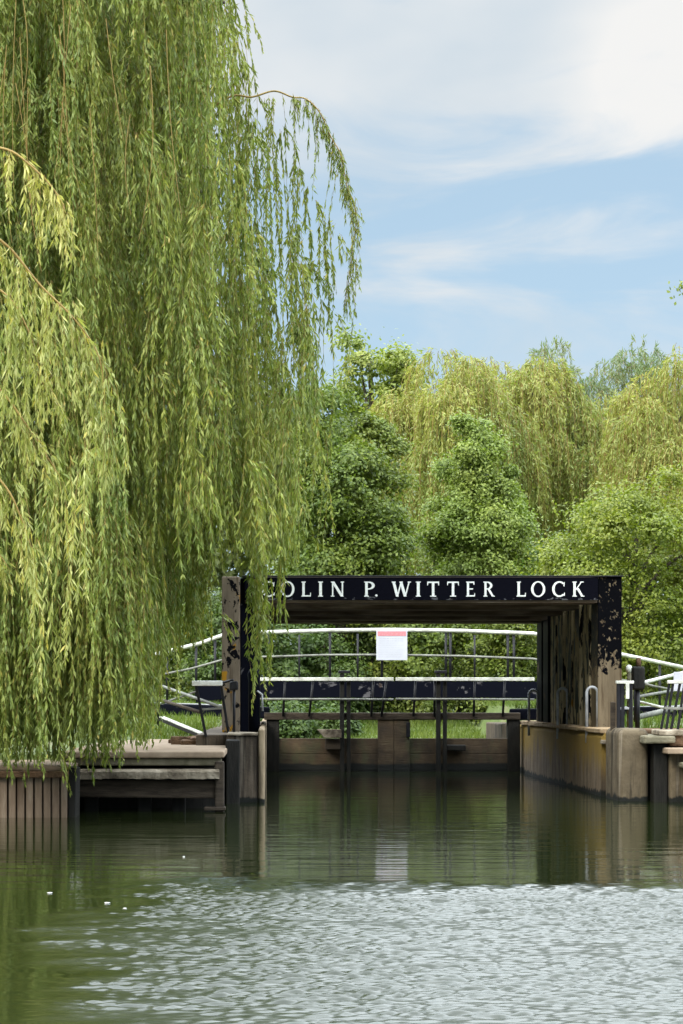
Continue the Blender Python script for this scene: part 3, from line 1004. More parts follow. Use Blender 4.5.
cg = thing('latch_post', 'thin black pole with a boxy latch standing in front of the tan post', 'post', at(233, 735, 31.0))
mb = MB(); mb.tube([at(234, 737, 31.0), at(234, 690, 31.0)], 0.022); mb.build('pole', 'black', cg, smooth=True)
mb = MB(); mb.add(*(lambda c: ([c + Vector(v) * 0.07 for v in [(-1, -.6, -1), (1, -.6, -.7), (.8, .6, -1), (-.9, .6, -.8), (-.8, -.6, .9), (.7, -.6, 1.2), (1, .6, .8), (-1, .6, 1)]], [(0, 3, 2, 1), (4, 5, 6, 7), (0, 1, 5, 4), (1, 2, 6, 5), (2, 3, 7, 6), (3, 0, 4, 7)]))(at(234, 686, 31.0))); mb.build('latch', 'black', cg, 0.02)

bo = thing('mooring_bollard', 'blackened round-topped bollard on the left wall under the willow tip', 'bollard', at(254, 731, 31.6))
mb = MB(); A = at(254, 731, 31.6)
mb.tube([(A.x, A.y, A.z - 0.05), (A.x, A.y, A.z + 0.75), (A.x, A.y, A.z + 0.86), (A.x, A.y, A.z + 0.92), (A.x, A.y, A.z + 0.935)], [0.085, 0.085, 0.10, 0.075, 0.02], 14); mb.build('shaft', 'blueblack', bo, smooth=True)
mb = MB(); mb.tube([(A.x + 0.05, A.y - 0.08, A.z + 0.6), (A.x + 0.12, A.y - 0.1, A.z + 0.55), (A.x + 0.13, A.y - 0.1, A.z + 0.3)], 0.016); mb.build('hook', 'galv', bo, smooth=True)

r1 = thing('handrail', 'pair of thin sloping ramp rails running down to the left guard rail', 'handrail', at(190, 735, 37))
mb = MB(); mb.tube([at(156, 684, 38), at(224, 708, 34)], 0.026); mb.build('upper_bar', 'railgrey', r1, smooth=True)
mb = MB(); mb.tube([at(148, 696, 38), at(200, 712, 35.5)], 0.03); mb.build('lower_bar', 'timber', r1, smooth=True)
mb = MB(); mb.tube([at(158, 685, 37.9), at(158, 726, 37.9)], 0.02); mb.build('post', 'black', r1, smooth=True)
mb = MB(); mb.tube([at(160, 704, 37.5), at(195, 692, 36)], 0.018); mb.build('brace', 'railgrey', r1, smooth=True)
mb = MB(); mb.beam(at(162, 719, 37.5), at(206, 737, 35.2), 0.13, 0.07)
tb = mb.build('timber_beam', 'blacktimber', bevel=0.01)
tag(tb, 'dark sloping beam with a white worn top edge on the left bank', 'beam')
mb = MB(); mb.beam(at(162, 717, 37.45), at(206, 735, 35.15), 0.10, 0.016); mb.build('white_edge', 'white', tb)
mb = MB(); mb.beam(at(72, 700, 36), at(96, 716, 35), 0.10, 0.07)
tag(mb.build('timber_beam', 'white', bevel=0.01), 'short white beam end glimpsed through the willow strands', 'beam')
mb = MB()
for k in range(16):
    c = at(random.uniform(184, 228), random.uniform(738, 742), random.uniform(31.6, 33.5))
    w, h = random.uniform(0.14, 0.24), random.uniform(0.05, 0.13)
    mb.box(c.x - w, c.x + w, c.y - w, c.y + w, 0.74, 0.79 + h, 0.03)
tag(mb.build('rubble_heap', 'brownwood', bevel=0.02), 'low heap of broken brown timber and brick at the rail foot', 'rubble')

# ------------------------------------------------------------------ right bank
rs = thing('landing_stage', 'stepped landing stage of mossy slabs on black piles at the right edge', 'landing stage', (6.0, 30.5, -0.5))
mb = MB(); mb.box(5.33, 5.78, 29.9, 32.6, 0.84, 0.95, 0.006); mb.build('slab', 'greenslab', rs, 0.025)
mb = MB(); mb.box(5.55, 5.9, 29.95, 30.6, 0.953, 1.03, 0.006); mb.build('slab', 'ledge', rs, 0.02, label='small pale block')
mb = MB(); mb.box(5.70, 7.6, 30.0, 33.0, 0.80, 1.02, 0.02); mb.build('rough_edge', 'brownwood', rs, 0.03)
mb = MB(); mb.box(5.62, 7.6, 29.65, 30.9, 0.69, 0.78, 0.006); mb.build('slab', 'slab', rs, 0.02)
mb = MB(); mb.box(5.80, 7.6, 29.2, 29.9, 0.50, 0.575, 0.006); mb.build('slab', 'greenslab', rs, 0.02)
mb = MB(); mb.box(5.50, 5.70, 30.1, 30.4, -0.5, 0.83, 0.01); mb.build('pile', 'blacktimber', rs, 0.02)  # black block standing in for the shaded recess under the slabs
mb = MB(); mb.box(5.44, 7.6, 30.95, 31.3, -0.5, 0.8); mb.build('void_panel', 'blacktimber', rs)  # blackness behind the slabs, shade put in as a dark panel
mb = MB(); mb.box(5.715, 5.95, 30.0, 30.4, -0.5, 0.685); mb.build('pillar', 'pierlight', rs, 0.03)
mb = MB(); mb.box(5.98, 6.3, 29.4, 29.8, -0.5, 0.495); mb.build('pile', 'blacktimber', rs, 0.02)

YR = 31.0
g2 = thing('guard_rail', 'small white capped guard rail with black uprights on top of the pier', 'guard rail', at(623, 730, YR))
mb = MB(); mb.beam(at(616, 682.3, YR), at(633.5, 682.3, YR), 0.10, 0.045); mb.build('top_bar', 'white', g2, 0.008)
mb = MB(); mb.beam(at(618, 708.3, YR), at(629.5, 708.3, YR), 0.05, 0.035); mb.build('mid_bar', 'galv', g2, 0.005)
for px in (618.5, 622.5, 630.5):
    mb = MB(); mb.beam(at(px, 683.5, YR), at(px, 731, YR), 0.055, 0.055); mb.build('upright', 'black', g2, 0.006)
mb = MB(); mb.beam(at(627.5, 683.5, YR - 0.05), at(627.5, 699, YR - 0.05), 0.05, 0.03); mb.build('tab', 'white', g2, 0.004)
mb = MB(); mb.beam(at(613, 732, YR + 0.1), at(613, 702, YR + 0.1), 0.07, 0.07)
tag(mb.build('stub_post', 'timber', bevel=0.01), 'short dark square post beside the white capped rail on the pier', 'post')

pg = thing('paddle_gear', 'black ratchet gear box on a pole beside the front column', 'paddle gear', at(637, 728, 34))
mb = MB(); mb.tube([at(637.5, 730, 34), at(637.5, 690, 34)], 0.04); mb.build('pole', 'black', pg, smooth=True)
mb = MB(); A = at(638, 690, 34); mb.box(A.x - 0.10, A.x + 0.10, 33.9, 34.1, A.z, A.z + 0.38); mb.build('gear_box', 'blacktimber', pg, 0.04, seg=3)
mb = MB(); mb.tube([(A.x + 0.01, 34, A.z + 0.38), (A.x + 0.01, 34, A.z + 0.52)], 0.04); mb.build('spindle', 'brownwood', pg, smooth=True)
mb = MB(); mb.tube([at(643, 683, 33.95), at(653, 686, 33.9)], 0.018); mb.build('crank', 'railgrey', pg, smooth=True)
wp = thing('marker_post', 'slim olive post with a white ball top behind the white capped rail', 'post', at(629, 728, 34.5))
mb = MB(); mb.tube([at(630, 730, 34.5), at(630, 673, 34.5)], 0.05); mb.build('pole', 'greenslab', wp, smooth=True)
mb = MB(); A = at(629, 669, 34.5); mb.tube([A + Vector((0, 0, -0.07 * math.cos(k * math.pi / 8))) for k in range(9)], [0.002 + 0.055 * math.sin(k * math.pi / 8) for k in range(9)], 12); mb.build('ball', 'white', wp, smooth=True)

r2 = thing('handrail', 'white and grey ramp rails fanning out behind the gear box on the right', 'handrail', at(660, 715, 38))
for a, c, r_, mt, nm in (((640, 683.5, 36), (690, 671, 40), 0.032, 'white', 'upper_bar'), ((636, 697, 36), (674, 690.5, 39), 0.026, 'railgrey', 'middle_bar'),
                         ((636, 701, 37), (664, 708, 36), 0.026, 'white', 'lower_bar'), ((634, 718, 37), (690, 705, 40), 0.05, 'railgrey', 'kerb_bar')):
    mb = MB(); mb.tube([at(*a), at(*c)], r_); mb.build(nm, mt, r2, smooth=True)
mb = MB(); mb.tube([at(635, 690, 36), at(635, 722, 36)], 0.02); mb.build('post', 'black', r2, smooth=True)
g3 = thing('guard_rail', 'white topped guard rail with leaning black bars above the right slabs', 'guard rail', at(672, 735, 31.4))
YR = 31.4
mb = MB(); mb.beam(at(667.5, 682, YR), at(694, 682, YR), 0.10, 0.05); mb.build('top_bar', 'white', g3, 0.008)
mb = MB(); mb.beam(at(664, 708, YR), at(692, 709, YR), 0.05, 0.04); mb.build('mid_bar', 'railgrey', g3, 0.005)
for a, c in ((669.5, 660), (673, 665.5), (680, 670), (684.5, 677), (690, 684)):
    mb = MB(); mb.beam(at(a, 683.5, YR), at(c, 735, YR), 0.035, 0.04); mb.build('leg', 'black', g3, 0.005)
n2 = thing('notice_board', 'plain white board on a post at the right edge', 'notice', at(683, 730, 33))
A, B = at(673.5, 691, 33), at(694, 672, 33)
mb = MB(); mb.box(A.x, B.x, 32.98, 33.0, A.z, B.z); mb.build('board', 'board', n2, 0.003)
mb = MB(); mb.tube([at(687, 735, 33.04), at(687, 675, 33.04)], 0.025); mb.build('pole', 'black', n2, smooth=True)


# ------------------------------------------------------------------ trees
def trunk_mb(base, top, r0, r1, bend=0.3, n=8):
    b_, t_ = Vector(base), Vector(top)
    mid = (b_ + t_) / 2 + Vector((random.uniform(-bend, bend), random.uniform(-bend, bend), 0))
    c = smooth_curve([b_ - Vector((0, 0, 0.3)), mid, t_], 5)
    rs = [r0 + (r1 - r0) * (i / (len(c) - 1)) for i in range(len(c))]
    rs[0] *= 1.35
    return c, rs


def broadleaf(name, label, cat, px, Y, ytop, ybot, half, mat, nl=26, clumps=26, per=55, leaf=0.16, shape='round', trunk_r=0.16,
              group=None, seed=0, depth=None, limbs=9, zbase=None, lobe=0.30, flat=0.6):
    rng = np.random.default_rng(1000 + seed)
    k = Y / F
    z0 = zbase if zbase is not None else float(ground_h(np.array([(px - CX) * k]), np.array([Y]))[0])
    X = (px - CX) * k
    zt, zb = CH - (ytop - CY) * k, CH - (ybot - CY) * k
    R = half * k
    RY = depth if depth else R
    H = zt - zb
    root = thing(name, label, cat, (X, Y, z0), group)
    lobes = []
    lr0 = lobe * min(R, H / 2) + 0.25
    while len(lobes) < nl:
        p = rng.uniform(-1, 1, 3)
        h = (p[2] + 1) / 2
        if shape == 'round':
            w = math.sqrt(max(0, 1 - (2 * h - 1) ** 2)) if h > 0.4 else 0.97
        elif shape == 'cone':
            w = (1 - h) ** 0.45 * 0.94 + 0.06
        else:
            w = min(1, 0.55 + 0.6 * h) * math.sqrt(max(0, 1 - max(0, (h - 0.55) / 0.45) ** 2))
        rr = math.hypot(p[0], p[1])
        if rr > w or (shape != 'cone' and rr < 0.45 * w and h < 0.75):
            continue
        lr = lr0 * rng.uniform(0.7, 1.2)
        if shape == 'cone':
            lr *= 1.1 - 0.45 * h
        cx, cy = p[0] * max(R - lr * 0.6, 0.1), p[1] * max(RY - lr * 0.6, 0.1)
        cz = zb + lr * 0.6 + h * max(H - 1.6 * lr, 0.1)
        if rng.random() < 0.25:
            e = rng.uniform(1.08, 1.32) if shape != 'cone' else rng.uniform(1.05, 1.2); lr *= 0.6
            cx, cy, cz = cx * e, cy * e, zb + (cz - zb) * (1 + (e - 1) * 0.5)
        lobes.append((X + cx, Y + cy, cz, lr))
    PP, NN = [], []
    for (x, y, z, lr) in lobes:
        nc = max(4, int(clumps * rng.uniform(0.8, 1.2)))
        d = unit(rng.normal(size=(nc, 3)))
        d[:, 2] = np.abs(d[:, 2]) * 1.0 - 0.25 * (rng.random(nc) < 0.4)
        d = unit(d)
        cr = lr * rng.uniform(0.55, 1.06, (nc, 1))
        cc = np.array([x, y, z]) + d * cr * np.array([1, 1, 0.85])
        for c, dd in zip(cc, d):
            n = int(per * 0.9 * rng.uniform(0.4, 1.5))
            s = lr * rng.uniform(0.15, 0.32)
            o = rng.normal(size=(n, 3)) * np.array([s, s, s * flat])
            PP.append(c + o)
            NN.append(np.broadcast_to(dd, (n, 3)))
        n = int(nc * per * 0.22)
        d = unit(rng.normal(size=(n, 3)) + np.array([0, 0, 0.25]))
        PP.append(np.array([x, y, z]) + d * lr * (0.75 + 0.42 * rng.normal(size=(n, 1))))
        NN.append(d)
    P = np.concatenate(PP)
    Nn = np.concatenate(NN) * 0.8 + np.array([0, -0.1, 0.55]) + rng.normal(size=P.shape) * 0.55
    D = np.cross(Nn, rng.normal(size=P.shape)) + np.array([0, 0, -0.25])
    Vv, Q = leaves(P, D, Nn, leaf * rng.uniform(0.5, 1.25, len(P)), leaf * 0.62 * rng.uniform(0.7, 1.1, len(P)), 0.5)
    np_mesh('crown', Vv, Q, mat, root)
    # trunk and limbs
    mb = MB()
    c, rs = trunk_mb((X, Y, z0), (X + random.uniform(-.2, .2), Y, zb + 0.72 * H), trunk_r, trunk_r * 0.3)
    mb.tube(c, rs, 8)
    mb.build('trunk', 'bark', root, smooth=True)
    order = sorted(lobes, key=lambda l: l[2])
    for i in range(limbs):
        lx, ly, lz, lr = order[int(i * len(order) / limbs)]
        t = np.clip((lz - z0) / (zb + 0.72 * H - z0) - 0.28, 0.15, 0.92)
        s = c[int(t * (len(c) - 1))]
        e = Vector((lx, ly, lz))
        mid = (s + e) / 2 + Vector((0, 0, 0.12 * (e - s).length))
        cc = smooth_curve([s, mid, e], 4)
        mb = MB()
        mb.tube(cc, [trunk_r * 0.42 * (1 - 0.8 * j / (len(cc) - 1)) for j in range(len(cc))], 6)
        mb.build('limb', 'bark', root, smooth=True)
    return root


def weeping(name, label, cat, px, Y, ytop, ybot, half, mat, ns=900, leaf=0.2, lw=0.045, seed=0, group=None, spread=0.9, lmin=1.0, lmax=4.0, trunk_r=0.22, dens=9.0, upright=False):
    rng = np.random.default_rng(2000 + seed)
    k = Y / F
    X = (px - CX) * k
    z0 = float(ground_h(np.array([X]), np.array([Y]))[0])
    zt, zb = CH - (ytop - CY) * k, CH - (ybot - CY) * k
    R = half * k
    H = zt - zb
    root = thing(name, label, cat, (X, Y, z0), group)
    # boughs: domed sub-crowns from which shoots hang
    nb_ = 30
    subs = []
    for i in range(nb_):
        a = rng.uniform(0, 2 * math.pi)
        r = R * math.sqrt(rng.uniform(0.0, 0.75))
        top = zt - (r / R) ** 2 * H * 0.30 - rng.uniform(0, 0.5) ** 1.5 * H
        subs.append((X + r * math.cos(a), Y + r * math.sin(a), top, R * rng.uniform(0.22, 0.36)))
    subs.append((X, Y, zt, R * 0.36))
    PP, DD, LL = [], [], []
    paths = []
    K = 7
    for s in range(ns):
        sx, sy, stp, sr = subs[rng.integers(len(subs))]
        a = rng.uniform(0, 2 * math.pi)
        rr = math.sqrt(rng.uniform(0, 1))
        ax, ay = sx + sr * rr * math.cos(a), sy + sr * rr * math.sin(a)
        az = stp - rr ** 2 * sr * 0.9 + rng.normal() * 0.12
        L = min(rng.uniform(lmin, lmax), max(az - zb, 0.4))
        out = np.array([math.cos(a), math.sin(a), 0]) * rng.uniform(0.15, 0.6) * spread
        t = np.linspace(0, 1, K)[:, None]
        if upright:
            path = np.array([ax, ay, az]) + out * t * 1.2 + np.array([0, 0, 1]) * (t - 0.9 * t ** 2) * L * 0.55 + np.array([0, 0, -0.3]) * L * t ** 2
        else:
            path = np.array([ax, ay, az]) + out * (1 - np.exp(-t * 3)) + np.array([0, 0, 1]) * (0.18 * np.sin(np.clip(t * 4, 0, math.pi)) - L * t ** 1.25)
            path += (rng.normal(size=3) * np.array([0.12, 0.12, 0])) * t ** 2
        paths.append(path)
        n = max(4, int(L * dens))
        u = rng.random(n) * (K - 1)
        i0 = np.minimum(u.astype(int), K - 2)
        f = (u - i0)[:, None]
        p = path[i0] * (1 - f) + path[i0 + 1] * f
        tan = unit(path[i0 + 1] - path[i0])
        PP.append(p + rng.normal(size=p.shape) * 0.05)
        DD.append(tan + rng.normal(size=p.shape) * 0.42)
    P, D = np.concatenate(PP), np.concatenate(DD)
    Nn = rng.normal(size=P.shape) + np.array([0, -0.5, 0.3])
    Vv, Q = leaves(P, D, Nn, leaf * rng.uniform(0.6, 1.3, len(P)), lw * rng.uniform(0.7, 1.2, len(P)))
    np_mesh('crown', Vv, Q, mat, root)
    Vt, Qt = strand_tubes(np.array(paths), 0.012, 0.004)
    np_mesh('twigs', Vt, Qt, 'twig', root)
    mb = MB()
    c, rs = trunk_mb((X, Y, z0), (X, Y, zb + 0.75 * H), trunk_r, trunk_r * 0.35)
    mb.tube(c, rs, 8)
    mb.build('trunk', 'bark', root, smooth=True)
    for i in range(9):
        sx, sy, stp, sr = subs[i]
        s = c[int((0.3 + 0.05 * i) * (len(c) - 1))]
        e = Vector((sx, sy, stp - 0.2))
        cc = smooth_curve([s, (s + e) / 2 + Vector((0, 0, 0.5)), e], 4)
        mb = MB(); mb.tube(cc, [trunk_r * 0.45 * (1 - 0.8 * j / (len(cc) - 1)) for j in range(len(cc))], 6)
        mb.build('limb', 'bark', root, smooth=True)
    return root


G1 = 'trees behind the lock'
broadleaf('sycamore_tree', 'dark green sycamore rising behind the start of the black sign', 'tree', 342, 58, 378, 660, 74, 'syc', nl=84, clumps=22, per=52, leaf=0.13, seed=31, lobe=0.25, group=G1, trunk_r=0.2)
broadleaf('ash_tree', 'tall open crowned tree topping the skyline just right of the willow', 'tree', 372, 95, 308, 480, 56, 'tall', nl=24, clumps=14, per=34, leaf=0.24, seed=2, group=G1, trunk_r=0.3, limbs=12)
weeping('golden_willow', 'golden weeping willow directly above the middle of the black sign', 'tree', 440, 82, 347, 610, 92, 'gold', ns=2100, leaf=0.24, lw=0.05, seed=3, group=G1, dens=15)
weeping('golden_willow', 'broader golden weeping willow behind the pale young poplar on its right', 'tree', 540, 86, 356, 610, 100, 'gold', ns=2300, leaf=0.24, lw=0.05, seed=4, group=G1, dens=15)
weeping('golden_willow', 'golden weeping willow cut off by the right edge of the photo', 'tree', 680, 80, 350, 610, 84, 'gold', ns=1800, leaf=0.24, lw=0.05, seed=5, group=G1, dens=15)
weeping('golden_willow', 'golden weeping willow filling the dip between the two central golden ones', 'tree', 490, 94, 357, 610, 74, 'gold', ns=1300, leaf=0.25, lw=0.05, seed=14, group=G1, dens=14)
weeping('golden_willow', 'lower golden weeping willow in the skyline notch left of the rightmost one', 'tree', 606, 92, 392, 610, 60, 'gold', ns=1000, leaf=0.25, lw=0.05, seed=15, group=G1, dens=14)
weeping('white_willow', 'wispy grey green willow top poking up left of the skyline notch', 'tree', 552, 112, 345, 560, 50, 'grey', ns=420, leaf=0.32, lw=0.06, seed=6, group=G1, dens=8, upright=True)
weeping('white_willow', 'wispy grey green willow top rising behind the rightmost golden willow', 'tree', 640, 112, 345, 560, 60, 'grey', ns=480, leaf=0.32, lw=0.06, seed=7, group=G1, dens=8, upright=True)
broadleaf('poplar_tree', 'pale green pointed young poplar above the word on the sign', 'tree', 477, 62, 408, 700, 76, 'poplar', nl=170, clumps=20, per=46, leaf=0.12, shape='cone', seed=8, group=G1, trunk_r=0.14, lobe=0.21, flat=1.0)
broadleaf('robinia_tree', 'bright yellow green spreading tree with dark boughs right of the frame', 'tree', 640, 52, 468, 720, 106, 'robinia', nl=66, clumps=17, per=48, leaf=0.11, shape='spread', seed=9, group=G1, trunk_r=0.17, limbs=20, depth=2.4, lobe=0.20)

G2 = 'shrubs behind the footbridge'
sh = [(288, 51.5, 700, 744, 24, 'shrubdark', 'low dark bush on the ground just behind the left gate leaf'),
      (333, 52, 704, 744, 20, 'shrubdark', 'small dark bush behind the box on the gate sill'),
      (262, 55, 585, 735, 42, 'shrubdark', 'dark shrub just right of the tan post seen through the frame'),
      (318, 56, 610, 735, 40, 'shrubdark', 'dark leafy shrub below the letters at the left of the sign'),
      (366, 58, 600, 735, 38, 'shrubdark', 'dark shrub left of the white notice with the red heading'),
      (412, 57, 590, 735, 40, 'shrublight', 'light green shrub filling the frame right of the white notice'),
      (462, 58, 585, 735, 42, 'shrublight', 'light green shrub over the right gate leaf'),
      (512, 56, 580, 735, 40, 'shrublight', 'yellow green shrub against the inner side of the right columns'),
      (560, 58, 520, 735, 44, 'shrubdark', 'shadowy shrub hidden behind the ribbed right columns'),
      (604, 60, 540, 730, 46, 'robinia', 'bright shrub behind the top corner of the right column'),
      (660, 56, 590, 722, 50, 'shrublight', 'light green shrub above the right ramp rails'),
      (216, 56, 560, 735, 46, 'shrubdark', 'dark shrub left of the tan post behind the willow fringe'),
      (160, 58, 540, 735, 52, 'shrublight', 'mid green shrub behind the sloping rails on the left bank'),
      (90, 60, 520, 735, 60, 'shrubdark', 'broad dark shrub deep behind the willow curtain'),
      (15, 60, 500, 735, 60, 'shrublight', 'broad lighter shrub deep behind the willow curtain at far left')]
for i, (px, Y, yt, yb, hf, mt, lab) in enumerate(sh):
    broadleaf('shrub', lab, 'shrub', px, Y, yt, yb, hf, mt, nl=22, clumps=18, per=34, leaf=0.12, seed=20 + i, group=G2, trunk_r=0.06 if yt < 690 else 0.02, limbs=5, shape='round', lobe=0.42)


# distant wood, one mass
rng = np.random.default_rng(77)
n = 90000
x = rng.uniform(-45, 60, n); y = rng.uniform(118, 128, n)
top = 16.5 + 1.6 * np.sin(x * 0.23) + 1.3 * np.sin(x * 0.61 + 1) + 0.6 * np.sin(x * 1.7)
z = top * (1 - rng.random(n) ** 1.6 * 0.95) + rng.normal(size=n) * 0.35
P = np.stack([x, y, z], 1)
Nn = rng.normal(size=P.shape) + np.array([0, -0.6, 0.8])
D = np.cross(Nn, rng.normal(size=P.shape))
Vv, Q = leaves(P, D, Nn, rng.uniform(0.4, 0.8, n), rng.uniform(0.3, 0.5, n), 0.5)
tag(np_mesh('far_wood', Vv, Q, 'wood', base=(0, 123, 1)), 'far wood closing the view behind the trees', 'woodland', kind='stuff')


# ------------------------------------------------------------------ the big weeping willow
def curtain(root, clump_list, mat, leaf, lw, seed, dens=42, K=8, twig=0.0028):
    """clump_list: (anchor xyz, length, lean xyz, n strands, radius)"""
    rng = np.random.default_rng(seed)
    paths, PP, DD, LS = [], [], [], []
    for (A, L, lean, ns, rad, *sway) in clump_list:
        A = np.array(A)
        sw = sway[0] if sway else 0.4
        cw = rng.normal(size=3) * np.array([0.22, 0.18, 0]) * sw
        ph = rng.uniform(0, 6.28)
        fluff = rng.uniform(0.25, 0.95)
        sz = rng.uniform(0.8, 1.2)
        for s in range(ns):
            off = rng.normal(size=3) * np.array([rad, rad, rad * 0.8])
            l = L * rng.uniform(0.45, 1.05)
            t = np.linspace(0, 1, K)[:, None]
            out = np.array(lean) + rng.normal(size=3) * np.array([0.13, 0.10, 0.03]) * (0.3 + 0.7 * sw)
            dz = -l * np.maximum(t - 0.10 * np.sin(np.pi * np.clip(t * 2.2, 0, 1)), 0)
            path = A + off * (0.35 + 0.65 * np.minimum(1, t * 1.6)) + out * (1 - np.exp(-t * l / 0.5)) + np.array([0, 0, 1]) * dz
            path = path + cw * t ** 1.5 * l * 0.4 + np.stack([0.06 * np.sin(t[:, 0] * l * 1.9 + ph + s * 0.5), 0.03 * np.cos(t[:, 0] * l * 1.9 + ph), 0 * t[:, 0]], 1) * np.minimum(1, l)
            paths.append(path)
            n = int(l * dens * rng.uniform(0.7, 1.15))
            u = (rng.random(n) ** 0.85) * (K - 1) * 0.999
            i0 = np.minimum(u.astype(int), K - 2)
            f = (u - i0)[:, None]
            p = path[i0] * (1 - f) + path[i0 + 1] * f
            tan = unit(path[i0 + 1] - path[i0])
            az = rng.uniform(0, 6.28, n)
            rad_v = np.stack([np.cos(az), np.sin(az), np.zeros(n)], 1)
            PP.append(p)
            DD.append(tan * rng.uniform(0.7, 1.1, (n, 1)) + rad_v * rng.uniform(0.05, fluff, (n, 1)) + np.array([0, 0, -0.2]) + rng.normal(size=(n, 3)) * 0.12)
            LS.append(np.where(u / (K - 1) > 0.93, 0.65, 1.0) * sz)
    P, D, S = np.concatenate(PP), np.concatenate(DD), np.concatenate(LS)
    Nn = rng.normal(size=P.shape) + np.array([0, -0.4, 0.5])
    ln = leaf * rng.uniform(0.6, 1.25, len(P)) * S
    Vv, Q = leaves(P, D, Nn, ln, lw * rng.uniform(0.75, 1.2, len(P)), 0.4)
    np_mesh('foliage', Vv, Q, mat, root)
    Vt, Qt = strand_tubes(np.array(paths), twig, twig * 0.45)
    np_mesh('twigs', Vt, Qt, 'twig', root)
    return len(P)


XR = ([-200, -50, 0, 50, 90, 130, 200, 260, 330, 400, 480, 550, 580, 620, 720], [215, 222, 230, 236, 250, 280, 308, 316, 314, 303, 290, 263, 242, 240, 238])
YBOT = ([-80, 0, 60, 110, 140, 152, 165, 185, 205, 214, 240, 247, 262, 268, 284, 300, 330], [756, 757, 760, 758, 752, 730, 655, 645, 640, 580, 572, 705, 700, 585, 570, 560, 500])
rng = np.random.default_rng(5)
ww = thing('weeping_willow', 'huge weeping willow curtaining the left half of the view', 'tree', (-5.9, 31.0, 0.8))
cl = []
tries = 0
while len(cl) < 700 and tries < 60000:
    tries += 1
    px = rng.uniform(-70, 318)
    ya = rng.uniform(-190, 600) if rng.random() < 0.85 else rng.uniform(-190, 100)
    Y = rng.uniform(24.5, 31.0)
    pxm = Y / F
    lim = np.interp(ya, *XR)
    if px > lim - 6:
        continue
    Lm = rng.uniform(1.4, 3.8)
    yb = ya + Lm / pxm
    bot = np.interp(px, *YBOT) + rng.normal() * 10
    if yb > bot:
        if bot - ya < 60:
            continue
        yb = bot
    if px > np.interp(min(yb, 700), *XR) + 6 and px > 250:
        yb = min(yb, 560)
        if yb - ya < 60:
            continue
    if 205 < px < 262 and yb > 566:
        yb = 556 + rng.normal() * 8
        if yb - ya < 60:
            continue
    # sparse, see-through fringe beside the sky
    if px > 200 and 110 < (ya + yb) / 2 < 390 and rng.random() < (0.40 if px < 245 else 0.62 if px < 265 else 0.88):
        continue
    if yb > 738:
        Y = rng.uniform(24.0, 26.6)
        pxm = Y / F
    elif px > 150 and yb > 600:
        Y = rng.uniform(27.5, 31.5)
        pxm = Y / F
    A = at(px, ya, Y)
    L = (yb - ya) * pxm
    lean = (rng.uniform(-0.05, 0.28) if px < 120 or ya < 200 else rng.uniform(-0.1, 0.12), rng.uniform(-0.25, 0.1), 0)
    A = A - Vector(lean) * 0.8
    fr_ = 0.6 if px > 200 and yb < 420 else 1.0
    cl.append((tuple(A), L, lean, int(rng.integers(7, 13) * fr_), rng.uniform(0.07, 0.17) * (1.0 if px < 150 else 0.75), 1.0 if px < 120 else (0.75 if yb < 470 else 0.4)))
# fringe ropes that read one by one in front of the post and the sign
for (px, ya, yb, Y, ns, rad) in [(252, 480, 706, 29.5, 9, 0.035), (256, 500, 686, 29, 8, 0.03), (249, 470, 660, 30, 8, 0.035), (258, 430, 555, 29, 9, 0.06), (246, 420, 556, 29, 9, 0.07), (279, 470, 626, 28.5, 8, 0.025),
                                 (270, 430, 552, 29, 7, 0.05), (285, 380, 530, 28, 6, 0.06), (300, 330, 470, 28, 4, 0.06), (318, 300, 470, 28.5, 3, 0.05), (322, 430, 560, 28.5, 2, 0.04),
                                 (312, 200, 330, 28, 3, 0.05), (298, 160, 330, 28, 3, 0.05), (284, 130, 330, 28, 4, 0.06), (268, 100, 300, 28, 6, 0.07), (322, 250, 360, 28.2, 3, 0.04),
                                 (272, 300, 460, 28, 7, 0.08), (256, 250, 440, 28.5, 8, 0.09), (240, 200, 420, 28.5, 8, 0.1), (228, 20, 200, 28.5, 8, 0.06), (238, 60, 240, 28.2, 8, 0.06),
                                 (235, 0, 60, 28, 3, 0.03), (330, 215, 300, 28, 2, 0.03), (225, 330, 560, 29, 9, 0.1), (210, 420, 640, 29, 9, 0.1), (195, 430, 650, 29, 9, 0.1), (175, 440, 645, 29, 9, 0.1)]:
    k = Y / F
    cl.append((tuple(at(px, ya, Y)), (yb - ya) * k, (0.05, 0, 0), ns, rad))
# short side shoots that break up the ropes
for c_ in list(cl):
    A_, L_ = Vector(c_[0]), c_[1]
    for j in range(2):
        if A_.x > at(205, 0, A_.y).x and A_.z - L_ < at(0, 490, A_.y).z:
            continue
        f_ = rng.uniform(0.05, 0.7)
        p_ = A_ + Vector(c_[2]) * 0.8 + Vector((rng.normal() * 0.16, rng.normal() * 0.14, -f_ * L_))
        cl.append((tuple(p_), rng.uniform(0.3, 0.75), (rng.uniform(-0.35, 0.4), rng.uniform(-0.35, 0.1), 0), 3, 0.05, 0.8 if p_.x < -1.5 else 0.3))
# dense foot of the curtain and its shaded depth behind
for i in range(130):
    px = rng.uniform(-70, 138)
    Y = rng.uniform(24.0, 26.7)
    bot = np.interp(px, *YBOT) - 8 + rng.normal() * 9
    ya = rng.uniform(430, 640)
    cl.append((tuple(at(px, ya, Y)), (bot - ya) * Y / F, (rng.uniform(-.08, .06), 0, 0), 9, 0.11))
nleaf = curtain(ww, cl, 'willow', 0.115, 0.024, 11, dens=46)

